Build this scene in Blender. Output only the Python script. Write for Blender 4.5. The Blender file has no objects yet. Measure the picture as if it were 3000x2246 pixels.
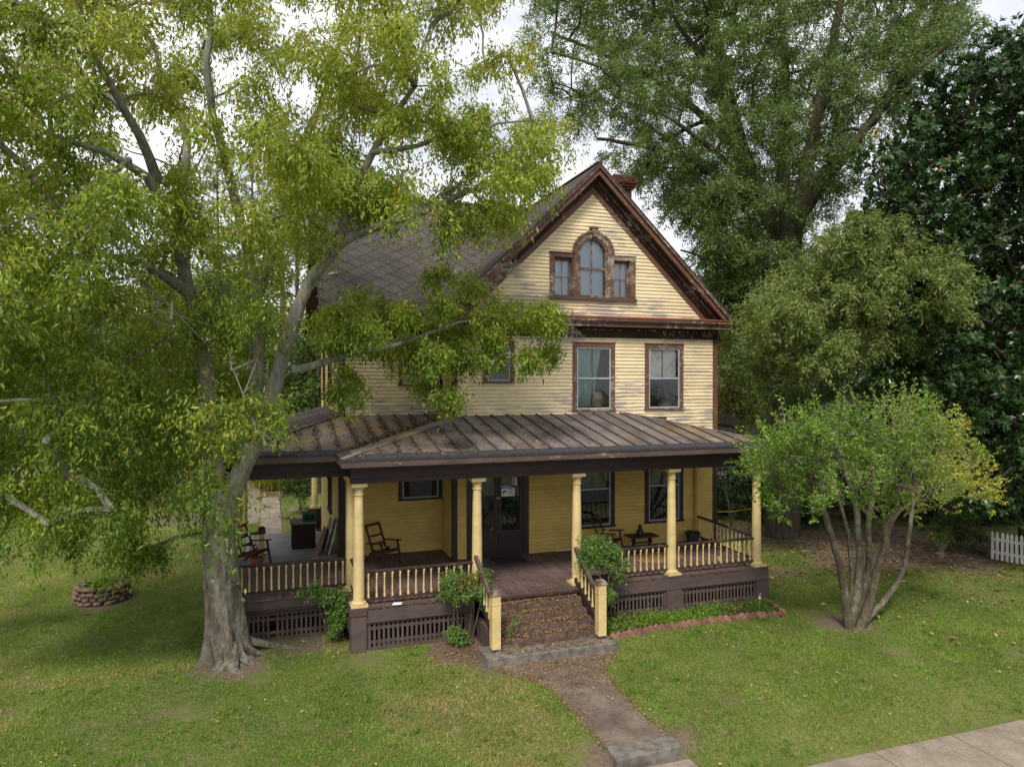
import bpy, bmesh, math, random
import numpy as np
from mathutils import Vector, Matrix, Euler

random.seed(7)
RNG = np.random.default_rng(11)
sc = bpy.context.scene
COL = sc.collection

# ------------------------------------------------------------------ camera
F_PX, TH, PITCH = 2079.0, 0.331, -0.006            # focal length in photo pixels (3000 wide), heading, pitch
CAM = np.array([-1.668, -14.078, 5.296])
cam_d = bpy.data.cameras.new('camera')
cam_d.sensor_width = 36.0
cam_d.lens = 36.0 * F_PX / 3000.0
cam_d.clip_start = 0.1
cam_d.clip_end = 2000.0
cam = bpy.data.objects.new('camera', cam_d)
COL.objects.link(cam)
cam.location = CAM
cam.rotation_euler = (math.pi / 2 + PITCH, 0, -TH)
sc.camera = cam

# ------------------------------------------------------------------ sky, sun, exposure
SUN_EL, SUN_AZ = math.radians(50), math.radians(212)   # azimuth clockwise from +Y
world = bpy.data.worlds.new('World')
sc.world = world
world.use_nodes = True
wn, wl = world.node_tree.nodes, world.node_tree.links
wn.clear()
w_out = wn.new('ShaderNodeOutputWorld')
w_bg = wn.new('ShaderNodeBackground')
w_bg.inputs['Strength'].default_value = 0.08
w_sky = wn.new('ShaderNodeTexSky')
w_sky.sky_type = 'NISHITA'
w_sky.sun_disc = False
w_sky.sun_elevation = SUN_EL
w_sky.sun_rotation = SUN_AZ
w_sky.air_density = 1.0
w_sky.dust_density = 2.0
w_tc = wn.new('ShaderNodeTexCoord')
w_map = wn.new('ShaderNodeMapping')
w_map.inputs['Scale'].default_value = (2.2, 2.2, 5.0)
w_noise = wn.new('ShaderNodeTexNoise')
w_noise.inputs['Scale'].default_value = 1.6
w_noise.inputs['Detail'].default_value = 6
w_noise.inputs['Roughness'].default_value = 0.55
w_ramp = wn.new('ShaderNodeValToRGB')
w_ramp.color_ramp.elements[0].position = 0.30
w_ramp.color_ramp.elements[0].color = (0.75, 0.75, 0.75, 1)
w_ramp.color_ramp.elements[1].position = 0.52
w_ramp.color_ramp.elements[1].color = (0.97, 0.97, 0.97, 1)
w_ramp2 = wn.new('ShaderNodeValToRGB')
w_ramp2.color_ramp.elements[0].position = 0.35
w_ramp2.color_ramp.elements[0].color = (6.0, 6.3, 6.9, 1)
w_ramp2.color_ramp.elements[1].position = 0.62
w_ramp2.color_ramp.elements[1].color = (8.5, 8.6, 8.9, 1)
w_mix = wn.new('ShaderNodeMix')
w_mix.data_type = 'RGBA'
wl.new(w_tc.outputs['Generated'], w_map.inputs['Vector'])
wl.new(w_map.outputs['Vector'], w_noise.inputs['Vector'])
wl.new(w_noise.outputs['Fac'], w_ramp.inputs['Fac'])
wl.new(w_noise.outputs['Fac'], w_ramp2.inputs['Fac'])
wl.new(w_ramp.outputs['Color'], w_mix.inputs['Factor'])
wl.new(w_sky.outputs['Color'], w_mix.inputs['A'])
wl.new(w_ramp2.outputs['Color'], w_mix.inputs['B'])
wl.new(w_mix.outputs['Result'], w_bg.inputs['Color'])
wl.new(w_bg.outputs['Background'], w_out.inputs['Surface'])

sun_d = bpy.data.lights.new('sun', 'SUN')
sun_d.energy = 2.3
sun_d.angle = math.radians(12)
sun_d.color = (1.0, 0.95, 0.87)
sun = bpy.data.objects.new('sun', sun_d)
COL.objects.link(sun)
sdir = Vector((math.sin(SUN_AZ) * math.cos(SUN_EL), math.cos(SUN_AZ) * math.cos(SUN_EL), math.sin(SUN_EL)))
sun.rotation_euler = (-sdir).to_track_quat('-Z', 'Y').to_euler()
sun.location = (-10, -20, 25)

sc.view_settings.view_transform = 'Standard'
sc.view_settings.look = 'None'
sc.view_settings.gamma = 1.0
sc.view_settings.use_curve_mapping = False
sc.view_settings.exposure = 0.82
sc.cycles.max_bounces = 6
sc.cycles.diffuse_bounces = 3
sc.cycles.glossy_bounces = 2
sc.cycles.transmission_bounces = 4
sc.cycles.transparent_max_bounces = 8
sc.cycles.use_denoising = True

# ------------------------------------------------------------------ photo pixel -> direction (distance always comes from a plane or a thing)
_F = np.array([math.sin(TH), math.cos(TH), 0.0])
_R = np.array([math.cos(TH), -math.sin(TH), 0.0])
_U = np.array([0, 0, 1.0])
_F2 = _F * math.cos(PITCH) + _U * math.sin(PITCH)
_U2 = -_F * math.sin(PITCH) + _U * math.cos(PITCH)
S = 3000 / 2212.0
def ray(x, y):
    return _F2 + _R * (x * S - 1500) / F_PX + _U2 * (1123 - y * S) / F_PX
def on_y(x, y, Y):
    d = ray(x, y); return CAM + d * ((Y - CAM[1]) / d[1])
def on_z(x, y, Z=0.0):
    d = ray(x, y); return CAM + d * ((Z - CAM[2]) / d[2])
def at_t(x, y, t):
    return CAM + ray(x, y) * t

# ------------------------------------------------------------------ scene graph helpers
OFF = {}
def tag(o, label=None, cat=None, group=None, kind=None):
    if label: o['label'] = label
    if cat: o['category'] = cat
    if group: o['group'] = group
    if kind: o['kind'] = kind
    return o
def empty(name, loc, label, cat, group=None, rz=0.0, local=False):
    o = bpy.data.objects.new(name, None)
    o.empty_display_size = 0.2
    COL.objects.link(o)
    o.location = loc
    o.rotation_euler = (0, 0, rz)
    OFF[o] = np.zeros(3) if (local or rz != 0) else np.array(loc, float)
    tag(o, label, cat, group)
    return o
def link(name, me, parent=None, loc=(0, 0, 0), rot=None, scale=None, off=None):
    o = bpy.data.objects.new(name, me)
    COL.objects.link(o)
    p = np.array(loc, float)
    if parent is not None:
        o.parent = parent
        if off is None: off = OFF.get(parent, np.zeros(3))
        p = p - off
    OFF[o] = np.array(loc, float)
    o.location = p
    if rot is not None: o.rotation_euler = rot
    if scale is not None: o.scale = scale
    return o

class MB:
    def __init__(s): s.v = []; s.f = []
    def box(s, x0, x1, y0, y1, z0, z1):
        n = len(s.v)
        s.v += [(x0, y0, z0), (x1, y0, z0), (x1, y1, z0), (x0, y1, z0), (x0, y0, z1), (x1, y0, z1), (x1, y1, z1), (x0, y1, z1)]
        s.f += [(n, n+3, n+2, n+1), (n+4, n+5, n+6, n+7), (n, n+1, n+5, n+4), (n+1, n+2, n+6, n+5), (n+2, n+3, n+7, n+6), (n+3, n, n+4, n+7)]
        return s
    def hexa(s, p):      # eight corners: bottom ring then top ring
        n = len(s.v); s.v += [tuple(q) for q in p]
        s.f += [(n, n+3, n+2, n+1), (n+4, n+5, n+6, n+7), (n, n+1, n+5, n+4), (n+1, n+2, n+6, n+5), (n+2, n+3, n+7, n+6), (n+3, n, n+4, n+7)]
        return s
    def bar(s, a, b, w, h, up=(0, 0, 1)):   # rectangular bar from a to b
        a, b, up = Vector(a), Vector(b), Vector(up)
        d = (b - a).normalized(); sx = d.cross(up)
        if sx.length < 1e-5: sx = d.cross(Vector((1, 0, 0)))
        sx.normalize(); u = sx.cross(d)
        sx = sx * w / 2; u = u * h / 2
        return s.hexa([a - sx - u, a + sx - u, b + sx - u, b - sx - u, a - sx + u, a + sx + u, b + sx + u, b - sx + u])
    def prism(s, poly, vec):   # polygon (3D points) extruded along vec
        n = len(s.v); k = len(poly); vec = np.array(vec, float)
        s.v += [tuple(p) for p in poly] + [tuple(np.array(p, float) + vec) for p in poly]
        s.f.append(tuple(range(n, n + k))); s.f.append(tuple(range(n + 2*k - 1, n + k - 1, -1)))
        for i in range(k):
            j = (i + 1) % k
            s.f.append((n + i, n + k + i, n + k + j, n + j))
        return s
    def lathe(s, prof, n=16, c=(0, 0, 0), cap=True):
        b = len(s.v)
        for r, z in prof:
            for i in range(n):
                a = 2 * math.pi * i / n
                s.v.append((c[0] + r * math.cos(a), c[1] + r * math.sin(a), c[2] + z))
        for k in range(len(prof) - 1):
            for i in range(n):
                j = (i + 1) % n
                s.f.append((b + k*n + i, b + k*n + j, b + (k+1)*n + j, b + (k+1)*n + i))
        if cap:
            s.f.append(tuple(b + i for i in range(n - 1, -1, -1)))
            t = b + (len(prof) - 1) * n
            s.f.append(tuple(t + i for i in range(n)))
        return s
    def tube(s, pts, rad, n=6, wob=0.0):
        P = [Vector(p) for p in pts]
        if not hasattr(rad, '__len__'): rad = [rad] * len(P)
        b = len(s.v); up = None
        for i, p in enumerate(P):
            d = (P[min(i+1, len(P)-1)] - P[max(i-1, 0)])
            if d.length < 1e-6: d = Vector((0, 0, 1))
            d.normalize()
            if up is None:
                up = d.cross(Vector((0.3, 0.9, 0.1)))
                if up.length < .05: up = d.cross(Vector((1, 0, 0)))
            up = (up - d * up.dot(d)).normalized()
            q = d.cross(up)
            for k in range(n):
                a = 2 * math.pi * k / n
                r = rad[i] * (1 + (wob * random.uniform(-1, 1) if wob else 0))
                s.v.append(tuple(p + up * (r * math.cos(a)) + q * (r * math.sin(a))))
        for i in range(len(P) - 1):
            for k in range(n):
                j = (k + 1) % n
                s.f.append((b + i*n + k, b + i*n + j, b + (i+1)*n + j, b + (i+1)*n + k))
        s.f.append(tuple(b + k for k in range(n - 1, -1, -1)))
        t = b + (len(P) - 1) * n
        s.f.append(tuple(t + k for k in range(n)))
        return s
    def mesh(s, name, mat, smooth=False, off=None):
        me = bpy.data.meshes.new(name)
        v = np.array(s.v, float)
        if off is not None and len(v): v = v - off
        me.from_pydata(v.tolist(), [], s.f)
        if mat: me.materials.append(mat)
        if smooth:
            me.polygons.foreach_set('use_smooth', [True] * len(me.polygons))
            try: me.set_sharp_from_angle(angle=math.radians(40))
            except Exception: pass
        me.update()
        return me
    def build(s, name, mat, parent=None, smooth=False, **kw):
        off = OFF.get(parent, np.zeros(3)) if parent is not None else np.zeros(3)
        o = bpy.data.objects.new(name, s.mesh(name, mat, smooth, off))
        COL.objects.link(o)
        if parent is not None:
            o.parent = parent
            OFF[o] = off          # children of this one use the same origin
        else:
            OFF[o] = np.zeros(3)
        return tag(o, **kw)
def boxes(name, mat, parent, *bx, **kw):
    m = MB()
    for b in bx: m.box(*b)
    return m.build(name, mat, parent, **kw)
def add_bevel(o, w=0.01, seg=2):
    md = o.modifiers.new('bevel', 'BEVEL'); md.width = w; md.segments = seg; md.limit_method = 'ANGLE'
    return o

# ------------------------------------------------------------------ materials
def lin(r, g, b):
    f = lambda c: (c / 255 / 12.92) if c / 255 <= 0.04045 else ((c / 255 + 0.055) / 1.055) ** 2.4
    return (f(r), f(g), f(b), 1)
class NT:
    def __init__(s, name):
        s.m = bpy.data.materials.new(name); s.m.use_nodes = True
        s.t = s.m.node_tree; s.n = s.t.nodes; s.l = s.t.links
        s.b = s.n['Principled BSDF']; s.out = s.n['Material Output']
        s.pos = None
    def P(s):
        if s.pos is None: s.pos = s.n.new('ShaderNodeNewGeometry').outputs['Position']
        return s.pos
    def noise(s, scale=(1, 1, 1), k=1.0, detail=5, rough=0.6, off=(0, 0, 0), dist=0.0):
        mp = s.n.new('ShaderNodeMapping'); mp.inputs['Scale'].default_value = scale; mp.inputs['Location'].default_value = off
        s.l.new(s.P(), mp.inputs['Vector'])
        nz = s.n.new('ShaderNodeTexNoise'); nz.inputs['Scale'].default_value = k
        nz.inputs['Detail'].default_value = detail; nz.inputs['Roughness'].default_value = rough
        nz.inputs['Distortion'].default_value = dist
        s.l.new(mp.outputs['Vector'], nz.inputs['Vector'])
        return nz.outputs['Fac']
    def ramp(s, src, stops):
        r = s.n.new('ShaderNodeValToRGB'); e = r.color_ramp.elements
        while len(e) < len(stops): e.new(0.5)
        for i, (p, c) in enumerate(stops):
            e[i].position = p
            e[i].color = c if hasattr(c, '__len__') else (c, c, c, 1)
        s.l.new(src, r.inputs['Fac']); return r.outputs['Color']
    def mix(s, fac, a, b, mode='MIX'):
        m = s.n.new('ShaderNodeMix'); m.data_type = 'RGBA'; m.blend_type = mode
        for v, k in ((fac, 'Factor'), (a, 'A'), (b, 'B')):
            if hasattr(v, 'is_output'): s.l.new(v, m.inputs[k])
            else: m.inputs[k].default_value = v
        return m.outputs['Result']
    def math(s, op, a, b=0.0):
        m = s.n.new('ShaderNodeMath'); m.operation = op
        for i, v in enumerate((a, b)):
            if hasattr(v, 'is_output'): s.l.new(v, m.inputs[i])
            else: m.inputs[i].default_value = v
        return m.outputs[0]
    def attr(s, name):
        a = s.n.new('ShaderNodeAttribute'); a.attribute_name = name; return a.outputs['Fac']
    def objrand(s):
        return s.n.new('ShaderNodeObjectInfo').outputs['Random']
    def bump(s, h, strength=0.3, dist=0.01):
        b = s.n.new('ShaderNodeBump'); b.inputs['Strength'].default_value = strength; b.inputs['Distance'].default_value = dist
        s.l.new(h, b.inputs['Height']); s.l.new(b.outputs['Normal'], s.b.inputs['Normal'])
    def col(s, c):
        if hasattr(c, 'is_output'): s.l.new(c, s.b.inputs['Base Color'])
        else: s.b.inputs['Base Color'].default_value = c
    def rough(s, r, spec=0.3):
        if hasattr(r, 'is_output'): s.l.new(r, s.b.inputs['Roughness'])
        else: s.b.inputs['Roughness'].default_value = r
        s.b.inputs['Specular IOR Level'].default_value = spec

def simple(name, c1, c2=None, scale=(8, 8, 8), rough=0.7, bump=0.2, spec=0.3, rnd=0.0):
    t = NT(name)
    c2 = c2 or tuple(x * 0.7 for x in c1[:3]) + (1,)
    n = t.noise(scale, 1.0, 6)
    c = t.mix(t.ramp(n, [(0.3, 0.0), (0.7, 1.0)]), c1, c2)
    if rnd:
        r = t.math('ADD', t.math('MULTIPLY', t.objrand(), rnd), 1 - rnd / 2)
        c = t.mix(1.0, c, r, 'MULTIPLY')
    t.col(c); t.rough(rough, spec)
    if bump: t.bump(n, bump, 0.01)
    return t.m

def painted(name, paint, paint2, wood, wood2, peel=0.5, soft=0.05, stretch=(2.0, 2.0, 16.0), rnd=0.12, rough=0.55, low=None, k=1.0):
    """paint with worn-off patches showing grey wood; peel = noise threshold (higher means less worn)"""
    t = NT(name)
    big = t.noise((0.55, 0.55, 0.8), 1.0, 3)
    n = t.noise(stretch, k, 8, 0.68)
    fine = t.noise((stretch[0] * 6, stretch[1] * 6, stretch[2] * 4), k, 4)
    s = t.math('ADD', t.math('MULTIPLY', big, 0.45), t.math('MULTIPLY', n, 0.55))
    s = t.math('ADD', s, t.math('MULTIPLY', t.math('SUBTRACT', fine, 0.5), 0.10))
    if low is not None:      # more wear just above a ledge where rain splashes: (z of ledge, reach, amount)
        sep = t.n.new('ShaderNodeSeparateXYZ'); t.l.new(t.P(), sep.inputs[0])
        for (z0, reach, amt) in low:
            a = t.math('SUBTRACT', 1.0, t.math('DIVIDE', t.math('ABSOLUTE', t.math('SUBTRACT', sep.outputs[2], z0)), reach))
            a = t.math('MULTIPLY', t.math('MAXIMUM', a, 0.0), amt)
            s = t.math('ADD', s, a)
    mask = t.ramp(s, [(peel - soft, 0.0), (peel + soft, 1.0)])
    pv = t.mix(t.ramp(t.noise((3, 3, 6), 1, 4), [(0.3, 0.0), (0.75, 1.0)]), paint, paint2)
    if rnd:
        pv = t.mix(1.0, pv, t.math('ADD', t.math('MULTIPLY', t.objrand(), rnd), 1 - rnd / 2), 'MULTIPLY')
    grime = t.ramp(t.noise((1.6, 1.6, 3.0), 1, 6, 0.7, (3, 1, 5)), [(0.25, 0.72), (0.6, 1.0)])
    pv = t.mix(1.0, pv, grime, 'MULTIPLY')
    wv = t.mix(t.ramp(t.noise((stretch[0], stretch[1], stretch[2] * 3), k, 5), [(0.3, 0.0), (0.7, 1.0)]), wood, wood2)
    t.col(t.mix(mask, pv, wv))
    t.rough(rough, 0.25)
    t.bump(t.math('SUBTRACT', t.math('MULTIPLY', fine, 0.3), mask), 0.35, 0.006)
    return t.m

M = {}
WOOD, WOOD2 = lin(150, 138, 128), lin(110, 100, 94)
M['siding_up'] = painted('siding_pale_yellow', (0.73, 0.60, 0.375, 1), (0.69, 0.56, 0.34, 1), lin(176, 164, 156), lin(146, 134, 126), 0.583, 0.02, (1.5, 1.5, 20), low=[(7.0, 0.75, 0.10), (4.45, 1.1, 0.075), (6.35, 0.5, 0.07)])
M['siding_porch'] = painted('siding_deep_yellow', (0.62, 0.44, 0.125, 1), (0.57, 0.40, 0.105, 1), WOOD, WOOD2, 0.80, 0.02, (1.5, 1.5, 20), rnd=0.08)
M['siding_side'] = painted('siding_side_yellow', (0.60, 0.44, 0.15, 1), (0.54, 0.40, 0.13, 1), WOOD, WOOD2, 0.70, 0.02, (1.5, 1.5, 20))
M['backing'] = simple('sheathing', (0.16, 0.12, 0.08, 1), rough=0.9)
M['trim_up'] = painted('trim_red_brown', lin(110, 78, 63), lin(90, 64, 53), lin(170, 155, 145), lin(120, 100, 90), 0.575, 0.03, (5, 5, 9), rough=0.6)
M['trim_worn'] = painted('trim_worn_brown', lin(106, 80, 66), lin(76, 57, 48), lin(168, 155, 142), lin(104, 86, 74), 0.525, 0.035, (7, 7, 7), rough=0.7)
M['soffit'] = painted('soffit_dark_brown', lin(62, 44, 34), lin(38, 28, 22), lin(176, 166, 150), lin(104, 88, 68), 0.565, 0.025, (9, 9, 9), rough=0.8)  # dark brown broken by pale worn specks
M['trim_dark'] = painted('trim_dark_brown', lin(62, 47, 46), lin(52, 40, 40), lin(120, 108, 100), WOOD2, 0.72, 0.03, (3, 3, 9), rough=0.5)
M['fascia'] = painted('porch_fascia_brown', lin(92, 76, 70), lin(78, 63, 58), lin(168, 152, 140), lin(120, 105, 96), 0.60, 0.03, (3, 3, 12), rough=0.65)
M['skirt'] = painted('porch_skirt_brown', lin(92, 78, 75), lin(80, 67, 64), lin(140, 130, 122), WOOD2, 0.69, 0.03, (3, 3, 9), rough=0.6)
M['rail'] = painted('rail_brown', lin(72, 55, 50), lin(58, 44, 41), lin(140, 128, 120), lin(92, 80, 74), 0.59, 0.03, (7, 7, 14), rough=0.6)
M['column'] = painted('column_cream', (0.63, 0.49, 0.235, 1), (0.575, 0.44, 0.20, 1), lin(112, 98, 84), lin(70, 58, 48), 0.70, 0.02, (6, 6, 2.2), rnd=0.05, rough=0.5)
M['baluster'] = painted('baluster_cream', (0.63, 0.485, 0.22, 1), (0.56, 0.42, 0.18, 1), lin(130, 112, 92), WOOD2, 0.66, 0.02, (9, 9, 5), rough=0.5)
M['storm'] = simple('storm_aluminium', lin(165, 175, 178), lin(140, 150, 152), rough=0.45)
M['sash'] = simple('sash_brown', lin(92, 62, 50), lin(62, 42, 36), (20, 20, 20), rough=0.7)
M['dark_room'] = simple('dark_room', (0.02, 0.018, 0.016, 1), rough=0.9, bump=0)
M['curtain_teal'] = simple('curtain_teal', lin(150, 175, 165), lin(120, 150, 142), (40, 4, 1), rough=0.9)
M['curtain_white'] = simple('curtain_white', lin(245, 238, 232), lin(220, 208, 200), (6, 6, 10), rough=0.9)
M['curtain_blue'] = simple('blind_blue_grey', lin(205, 212, 224), lin(190, 198, 214), (3, 3, 3), rough=0.9)
M['curtain_reflection_green'] = simple('curtain_reflection_grey_green', lin(120, 126, 92), lin(98, 106, 76), (12, 4, 2), rough=0.9)  # green curtain cloth, also painted behind the door glass as its reflection
M['cardboard'] = simple('cardboard', lin(190, 160, 110), rough=0.9)
def glass_mat():
    t = NT('window_glass')
    t.n.remove(t.b)
    tr = t.n.new('ShaderNodeBsdfTransparent'); tr.inputs[0].default_value = (0.97, 0.98, 0.98, 1)
    gl = t.n.new('ShaderNodeBsdfGlossy'); gl.inputs['Roughness'].default_value = 0.03
    fr = t.n.new('ShaderNodeFresnel'); fr.inputs[0].default_value = 1.5
    mx = t.n.new('ShaderNodeMixShader')
    t.l.new(fr.outputs[0], mx.inputs[0]); t.l.new(tr.outputs[0], mx.inputs[1]); t.l.new(gl.outputs[0], mx.inputs[2])
    t.l.new(mx.outputs[0], t.out.inputs[0]); return t.m
M['glass'] = glass_mat()
def shingle_mat():
    t = NT('slate_shingle')
    n = t.noise((14, 14, 14), 1, 8, 0.75); n2 = t.noise((1.2, 1.2, 1.2), 1, 4)
    c = t.mix(t.ramp(n, [(0.35, 0.0), (0.7, 1.0)]), lin(64, 59, 57), lin(100, 94, 89))
    c = t.mix(t.ramp(n2, [(0.45, 0.0), (0.75, 0.5)]), c, lin(66, 59, 53))
    c = t.mix(1.0, c, t.math('ADD', t.math('MULTIPLY', t.objrand(), 0.28), 0.86), 'MULTIPLY')
    t.col(c); t.rough(0.85, 0.2); t.bump(n, 0.5, 0.008); return t.m
M['shingle'] = shingle_mat()
M['shingle_old'] = simple('weathered_shingle', lin(88, 78, 74), lin(60, 52, 48), (6, 30, 6), rough=0.9, bump=0.5, rnd=0.25)
M['flashing'] = simple('blue_grey_flashing', lin(140, 162, 166), lin(120, 108, 92), (7, 7, 7), rough=0.5)
def metal_roof():
    t = NT('metal_roof_panel')
    n = t.noise((2.2, 1.2, 2), 1, 6, 0.65); n2 = t.noise((9, 4, 9), 1, 6, 0.7, (4, 2, 0)); n3 = t.noise((1.1, 1.1, 1.1), 1, 4, 0.6, (9, 3, 2))
    c = t.mix(t.ramp(n, [(0.36, 0.0), (0.62, 1.0)]), lin(86, 76, 76), lin(122, 114, 110))
    c = t.mix(t.ramp(n2, [(0.52, 0.0), (0.68, 0.75)]), c, lin(98, 76, 62))
    sep = t.n.new('ShaderNodeSeparateXYZ'); t.l.new(t.P(), sep.inputs[0])
    # lichen grows where the tree drips on the roof (left part) and a little at the right end
    lx = t.math('ADD', n3, t.math('MULTIPLY', t.math('MAXIMUM', t.math('SUBTRACT', 2.6, sep.outputs[0]), 0.0), 0.07))
    lx = t.math('ADD', lx, t.math('MULTIPLY', t.math('MAXIMUM', t.math('SUBTRACT', sep.outputs[0], 7.2), 0.0), 0.05))
    lich = t.math('MULTIPLY', t.ramp(lx, [(0.55, 0.0), (0.72, 1.0)]), t.ramp(t.noise((5, 9, 5), 1, 6, 0.7), [(0.42, 0.0), (0.6, 0.85)]))
    c = t.mix(lich, c, lin(146, 120, 50))
    c = t.mix(1.0, c, t.math('ADD', t.math('MULTIPLY', t.objrand(), 0.34), 0.80), 'MULTIPLY')
    t.col(c); t.rough(0.62, 0.4); t.bump(n2, 0.25, 0.01); t.b.inputs['Metallic'].default_value = 0.0
    return t.m
M['metal'] = metal_roof()
M['seam'] = simple('dark_roof_seam', lin(64, 54, 50), lin(84, 72, 64), (6, 6, 6), rough=0.7)
M['tar'] = simple('tar_roofing', lin(46, 44, 48), lin(66, 63, 66), (12, 12, 12), rough=0.85, bump=0.5)
M['chimney'] = None
def brick_mat(name, c1, c2, mortar, scale=4.0, vert=True):
    t = NT(name)
    sep = t.n.new('ShaderNodeSeparateXYZ'); t.l.new(t.P(), sep.inputs[0])
    cb = t.n.new('ShaderNodeCombineXYZ')
    t.l.new(t.math('ADD', sep.outputs[0], sep.outputs[1]), cb.inputs[0]); t.l.new(sep.outputs[2], cb.inputs[1])
    br = t.n.new('ShaderNodeTexBrick'); br.inputs['Scale'].default_value = scale
    br.inputs['Color1'].default_value = c1; br.inputs['Color2'].default_value = c2; br.inputs['Mortar'].default_value = mortar
    br.inputs['Mortar Size'].default_value = 0.02; br.inputs['Brick Width'].default_value = 0.9; br.inputs['Row Height'].default_value = 0.31
    t.l.new(cb.outputs[0], br.inputs['Vector'])
    n = t.noise((9, 9, 9), 1, 6, 0.7)
    c = t.mix(1.0, br.outputs['Color'], t.ramp(n, [(0.3, 0.45), (0.7, 1.15)]), 'MULTIPLY')
    t.col(c); t.rough(0.9, 0.2); t.bump(t.math('SUBTRACT', n, t.math('MULTIPLY', br.outputs['Fac'], 1.0)), 0.5, 0.008); return t.m
M['chimney'] = brick_mat('chimney_brick', lin(112, 58, 48), lin(88, 46, 38), lin(92, 74, 66))
M['brick'] = simple('edging_brick', lin(146, 108, 92), lin(104, 76, 64), (22, 22, 22), rough=0.95, bump=0.6, rnd=0.7)
M['stepbrick'] = simple('step_brick', lin(112, 92, 78), lin(70, 57, 49), (12, 12, 12), rough=0.95, bump=0.6, rnd=0.5)
M['mortar'] = simple('step_mortar', lin(92, 78, 68), lin(60, 50, 44), (10, 10, 10), rough=0.95)
def floor_mat():
    t = NT('porch_floor_paint')
    n = t.noise((10, 1.2, 10), 1, 6, 0.65); n2 = t.noise((1.4, 1.4, 1), 1, 5)
    c = t.mix(t.ramp(n, [(0.3, 0.0), (0.7, 1.0)]), lin(86, 68, 66), lin(112, 93, 90))
    c = t.mix(t.ramp(n2, [(0.5, 0.0), (0.75, 0.5)]), c, lin(128, 112, 108))
    sep = t.n.new('ShaderNodeSeparateXYZ'); t.l.new(t.P(), sep.inputs[0])
    edge = t.ramp(t.math('ADD', t.math('MULTIPLY', sep.outputs[1], -1.0), t.math('MULTIPLY', n2, 0.5)), [(0.05, 0.0), (0.5, 1.0)])
    bx = t.math('DIVIDE', t.math('ADD', sep.outputs[0], 0.17), 0.083)
    wn_ = t.n.new('ShaderNodeTexWhiteNoise'); wn_.noise_dimensions = '1D'; t.l.new(t.math('FLOOR', bx), wn_.inputs['W'])
    c = t.mix(1.0, c, t.math('ADD', t.math('MULTIPLY', wn_.outputs['Value'], 0.34), 0.82), 'MULTIPLY')
    t.col(t.mix(t.math('MULTIPLY', edge, 0.6), c, lin(74, 60, 52))); t.rough(0.55, 0.4); t.bump(n, 0.25, 0.006); return t.m
M['floor'] = floor_mat()
M['floor_grey'] = simple('grey_painted_floor', lin(150, 150, 148), lin(122, 122, 120), (1.5, 1.5, 1), rough=0.5, bump=0.05)
M['concrete'] = simple('concrete', lin(150, 138, 124), lin(112, 100, 90), (5, 5, 5), rough=0.9, bump=0.35)
M['concrete_dark'] = simple('old_concrete', lin(128, 121, 112), lin(74, 69, 63), (6, 6, 6), rough=0.92, bump=0.45)
def path_mat(name, a, b):
    t = NT(name)
    n = t.noise((2.2, 2.2, 2), 1, 7, 0.65); n2 = t.noise((30, 30, 30), 1, 3)
    c = t.mix(t.ramp(n, [(0.34, 0.0), (0.68, 1.0)]), a, b)
    c = t.mix(1.0, c, t.ramp(n2, [(0.3, 0.78), (0.7, 1.12)]), 'MULTIPLY')
    c = t.mix(1.0, c, t.ramp(t.noise((0.8, 0.8, 0.8), 1, 7, 0.7, (7, 3, 1)), [(0.35, 0.78), (0.6, 1.05)]), 'MULTIPLY')
    t.col(c); t.rough(0.92, 0.2); t.bump(n2, 0.3, 0.004); return t.m
M['path'] = path_mat('path_concrete', lin(92, 81, 71), lin(128, 114, 101))
M['walk'] = path_mat('sidewalk_concrete', lin(122, 110, 97), lin(152, 139, 124))
M['gravel'] = simple('gravel', lin(140, 128, 112), lin(106, 94, 80), (14, 14, 14), rough=0.95, bump=0.8)
M['asphalt'] = simple('asphalt', (0.07, 0.068, 0.066, 1), (0.045, 0.044, 0.043, 1), (20, 20, 20), rough=0.9)
M['stone'] = simple('field_stone', lin(124, 104, 88), lin(84, 70, 58), (9, 9, 9), rough=0.95, bump=0.6, rnd=0.5)
M['soil'] = simple('soil', lin(84, 64, 48), lin(56, 42, 32), (8, 8, 8), rough=1.0, bump=0.8)
def ground_mat():
    t = NT('lawn_ground')
    n = t.noise((0.55, 0.55, 0.55), 1, 5, 0.6); n2 = t.noise((16, 16, 16), 1, 6, 0.75); n3 = t.noise((2.6, 2.6, 2.6), 1, 5, 0.65, (5, 2, 0))
    g = t.mix(t.ramp(n, [(0.32, 0.0), (0.68, 1.0)]), (0.085, 0.115, 0.024, 1), (0.155, 0.16, 0.05, 1))
    g = t.mix(t.ramp(n3, [(0.5, 0.0), (0.72, 0.7)]), g, (0.20, 0.165, 0.075, 1))
    g = t.mix(1.0, g, t.ramp(n2, [(0.25, 0.55), (0.75, 1.3)]), 'MULTIPLY')
    soil = t.mix(t.ramp(n2, [(0.3, 0.0), (0.7, 1.0)]), (0.085, 0.062, 0.042, 1), (0.19, 0.145, 0.10, 1))
    b = t.ramp(t.math('ADD', t.attr('bare'), t.math('MULTIPLY', t.math('SUBTRACT', n3, 0.5), 0.9)), [(0.36, 0.0), (0.64, 1.0)])
    t.col(t.mix(b, g, soil)); t.rough(0.95, 0.15); t.bump(n2, 0.7, 0.03); return t.m
M['ground'] = ground_mat()
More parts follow.
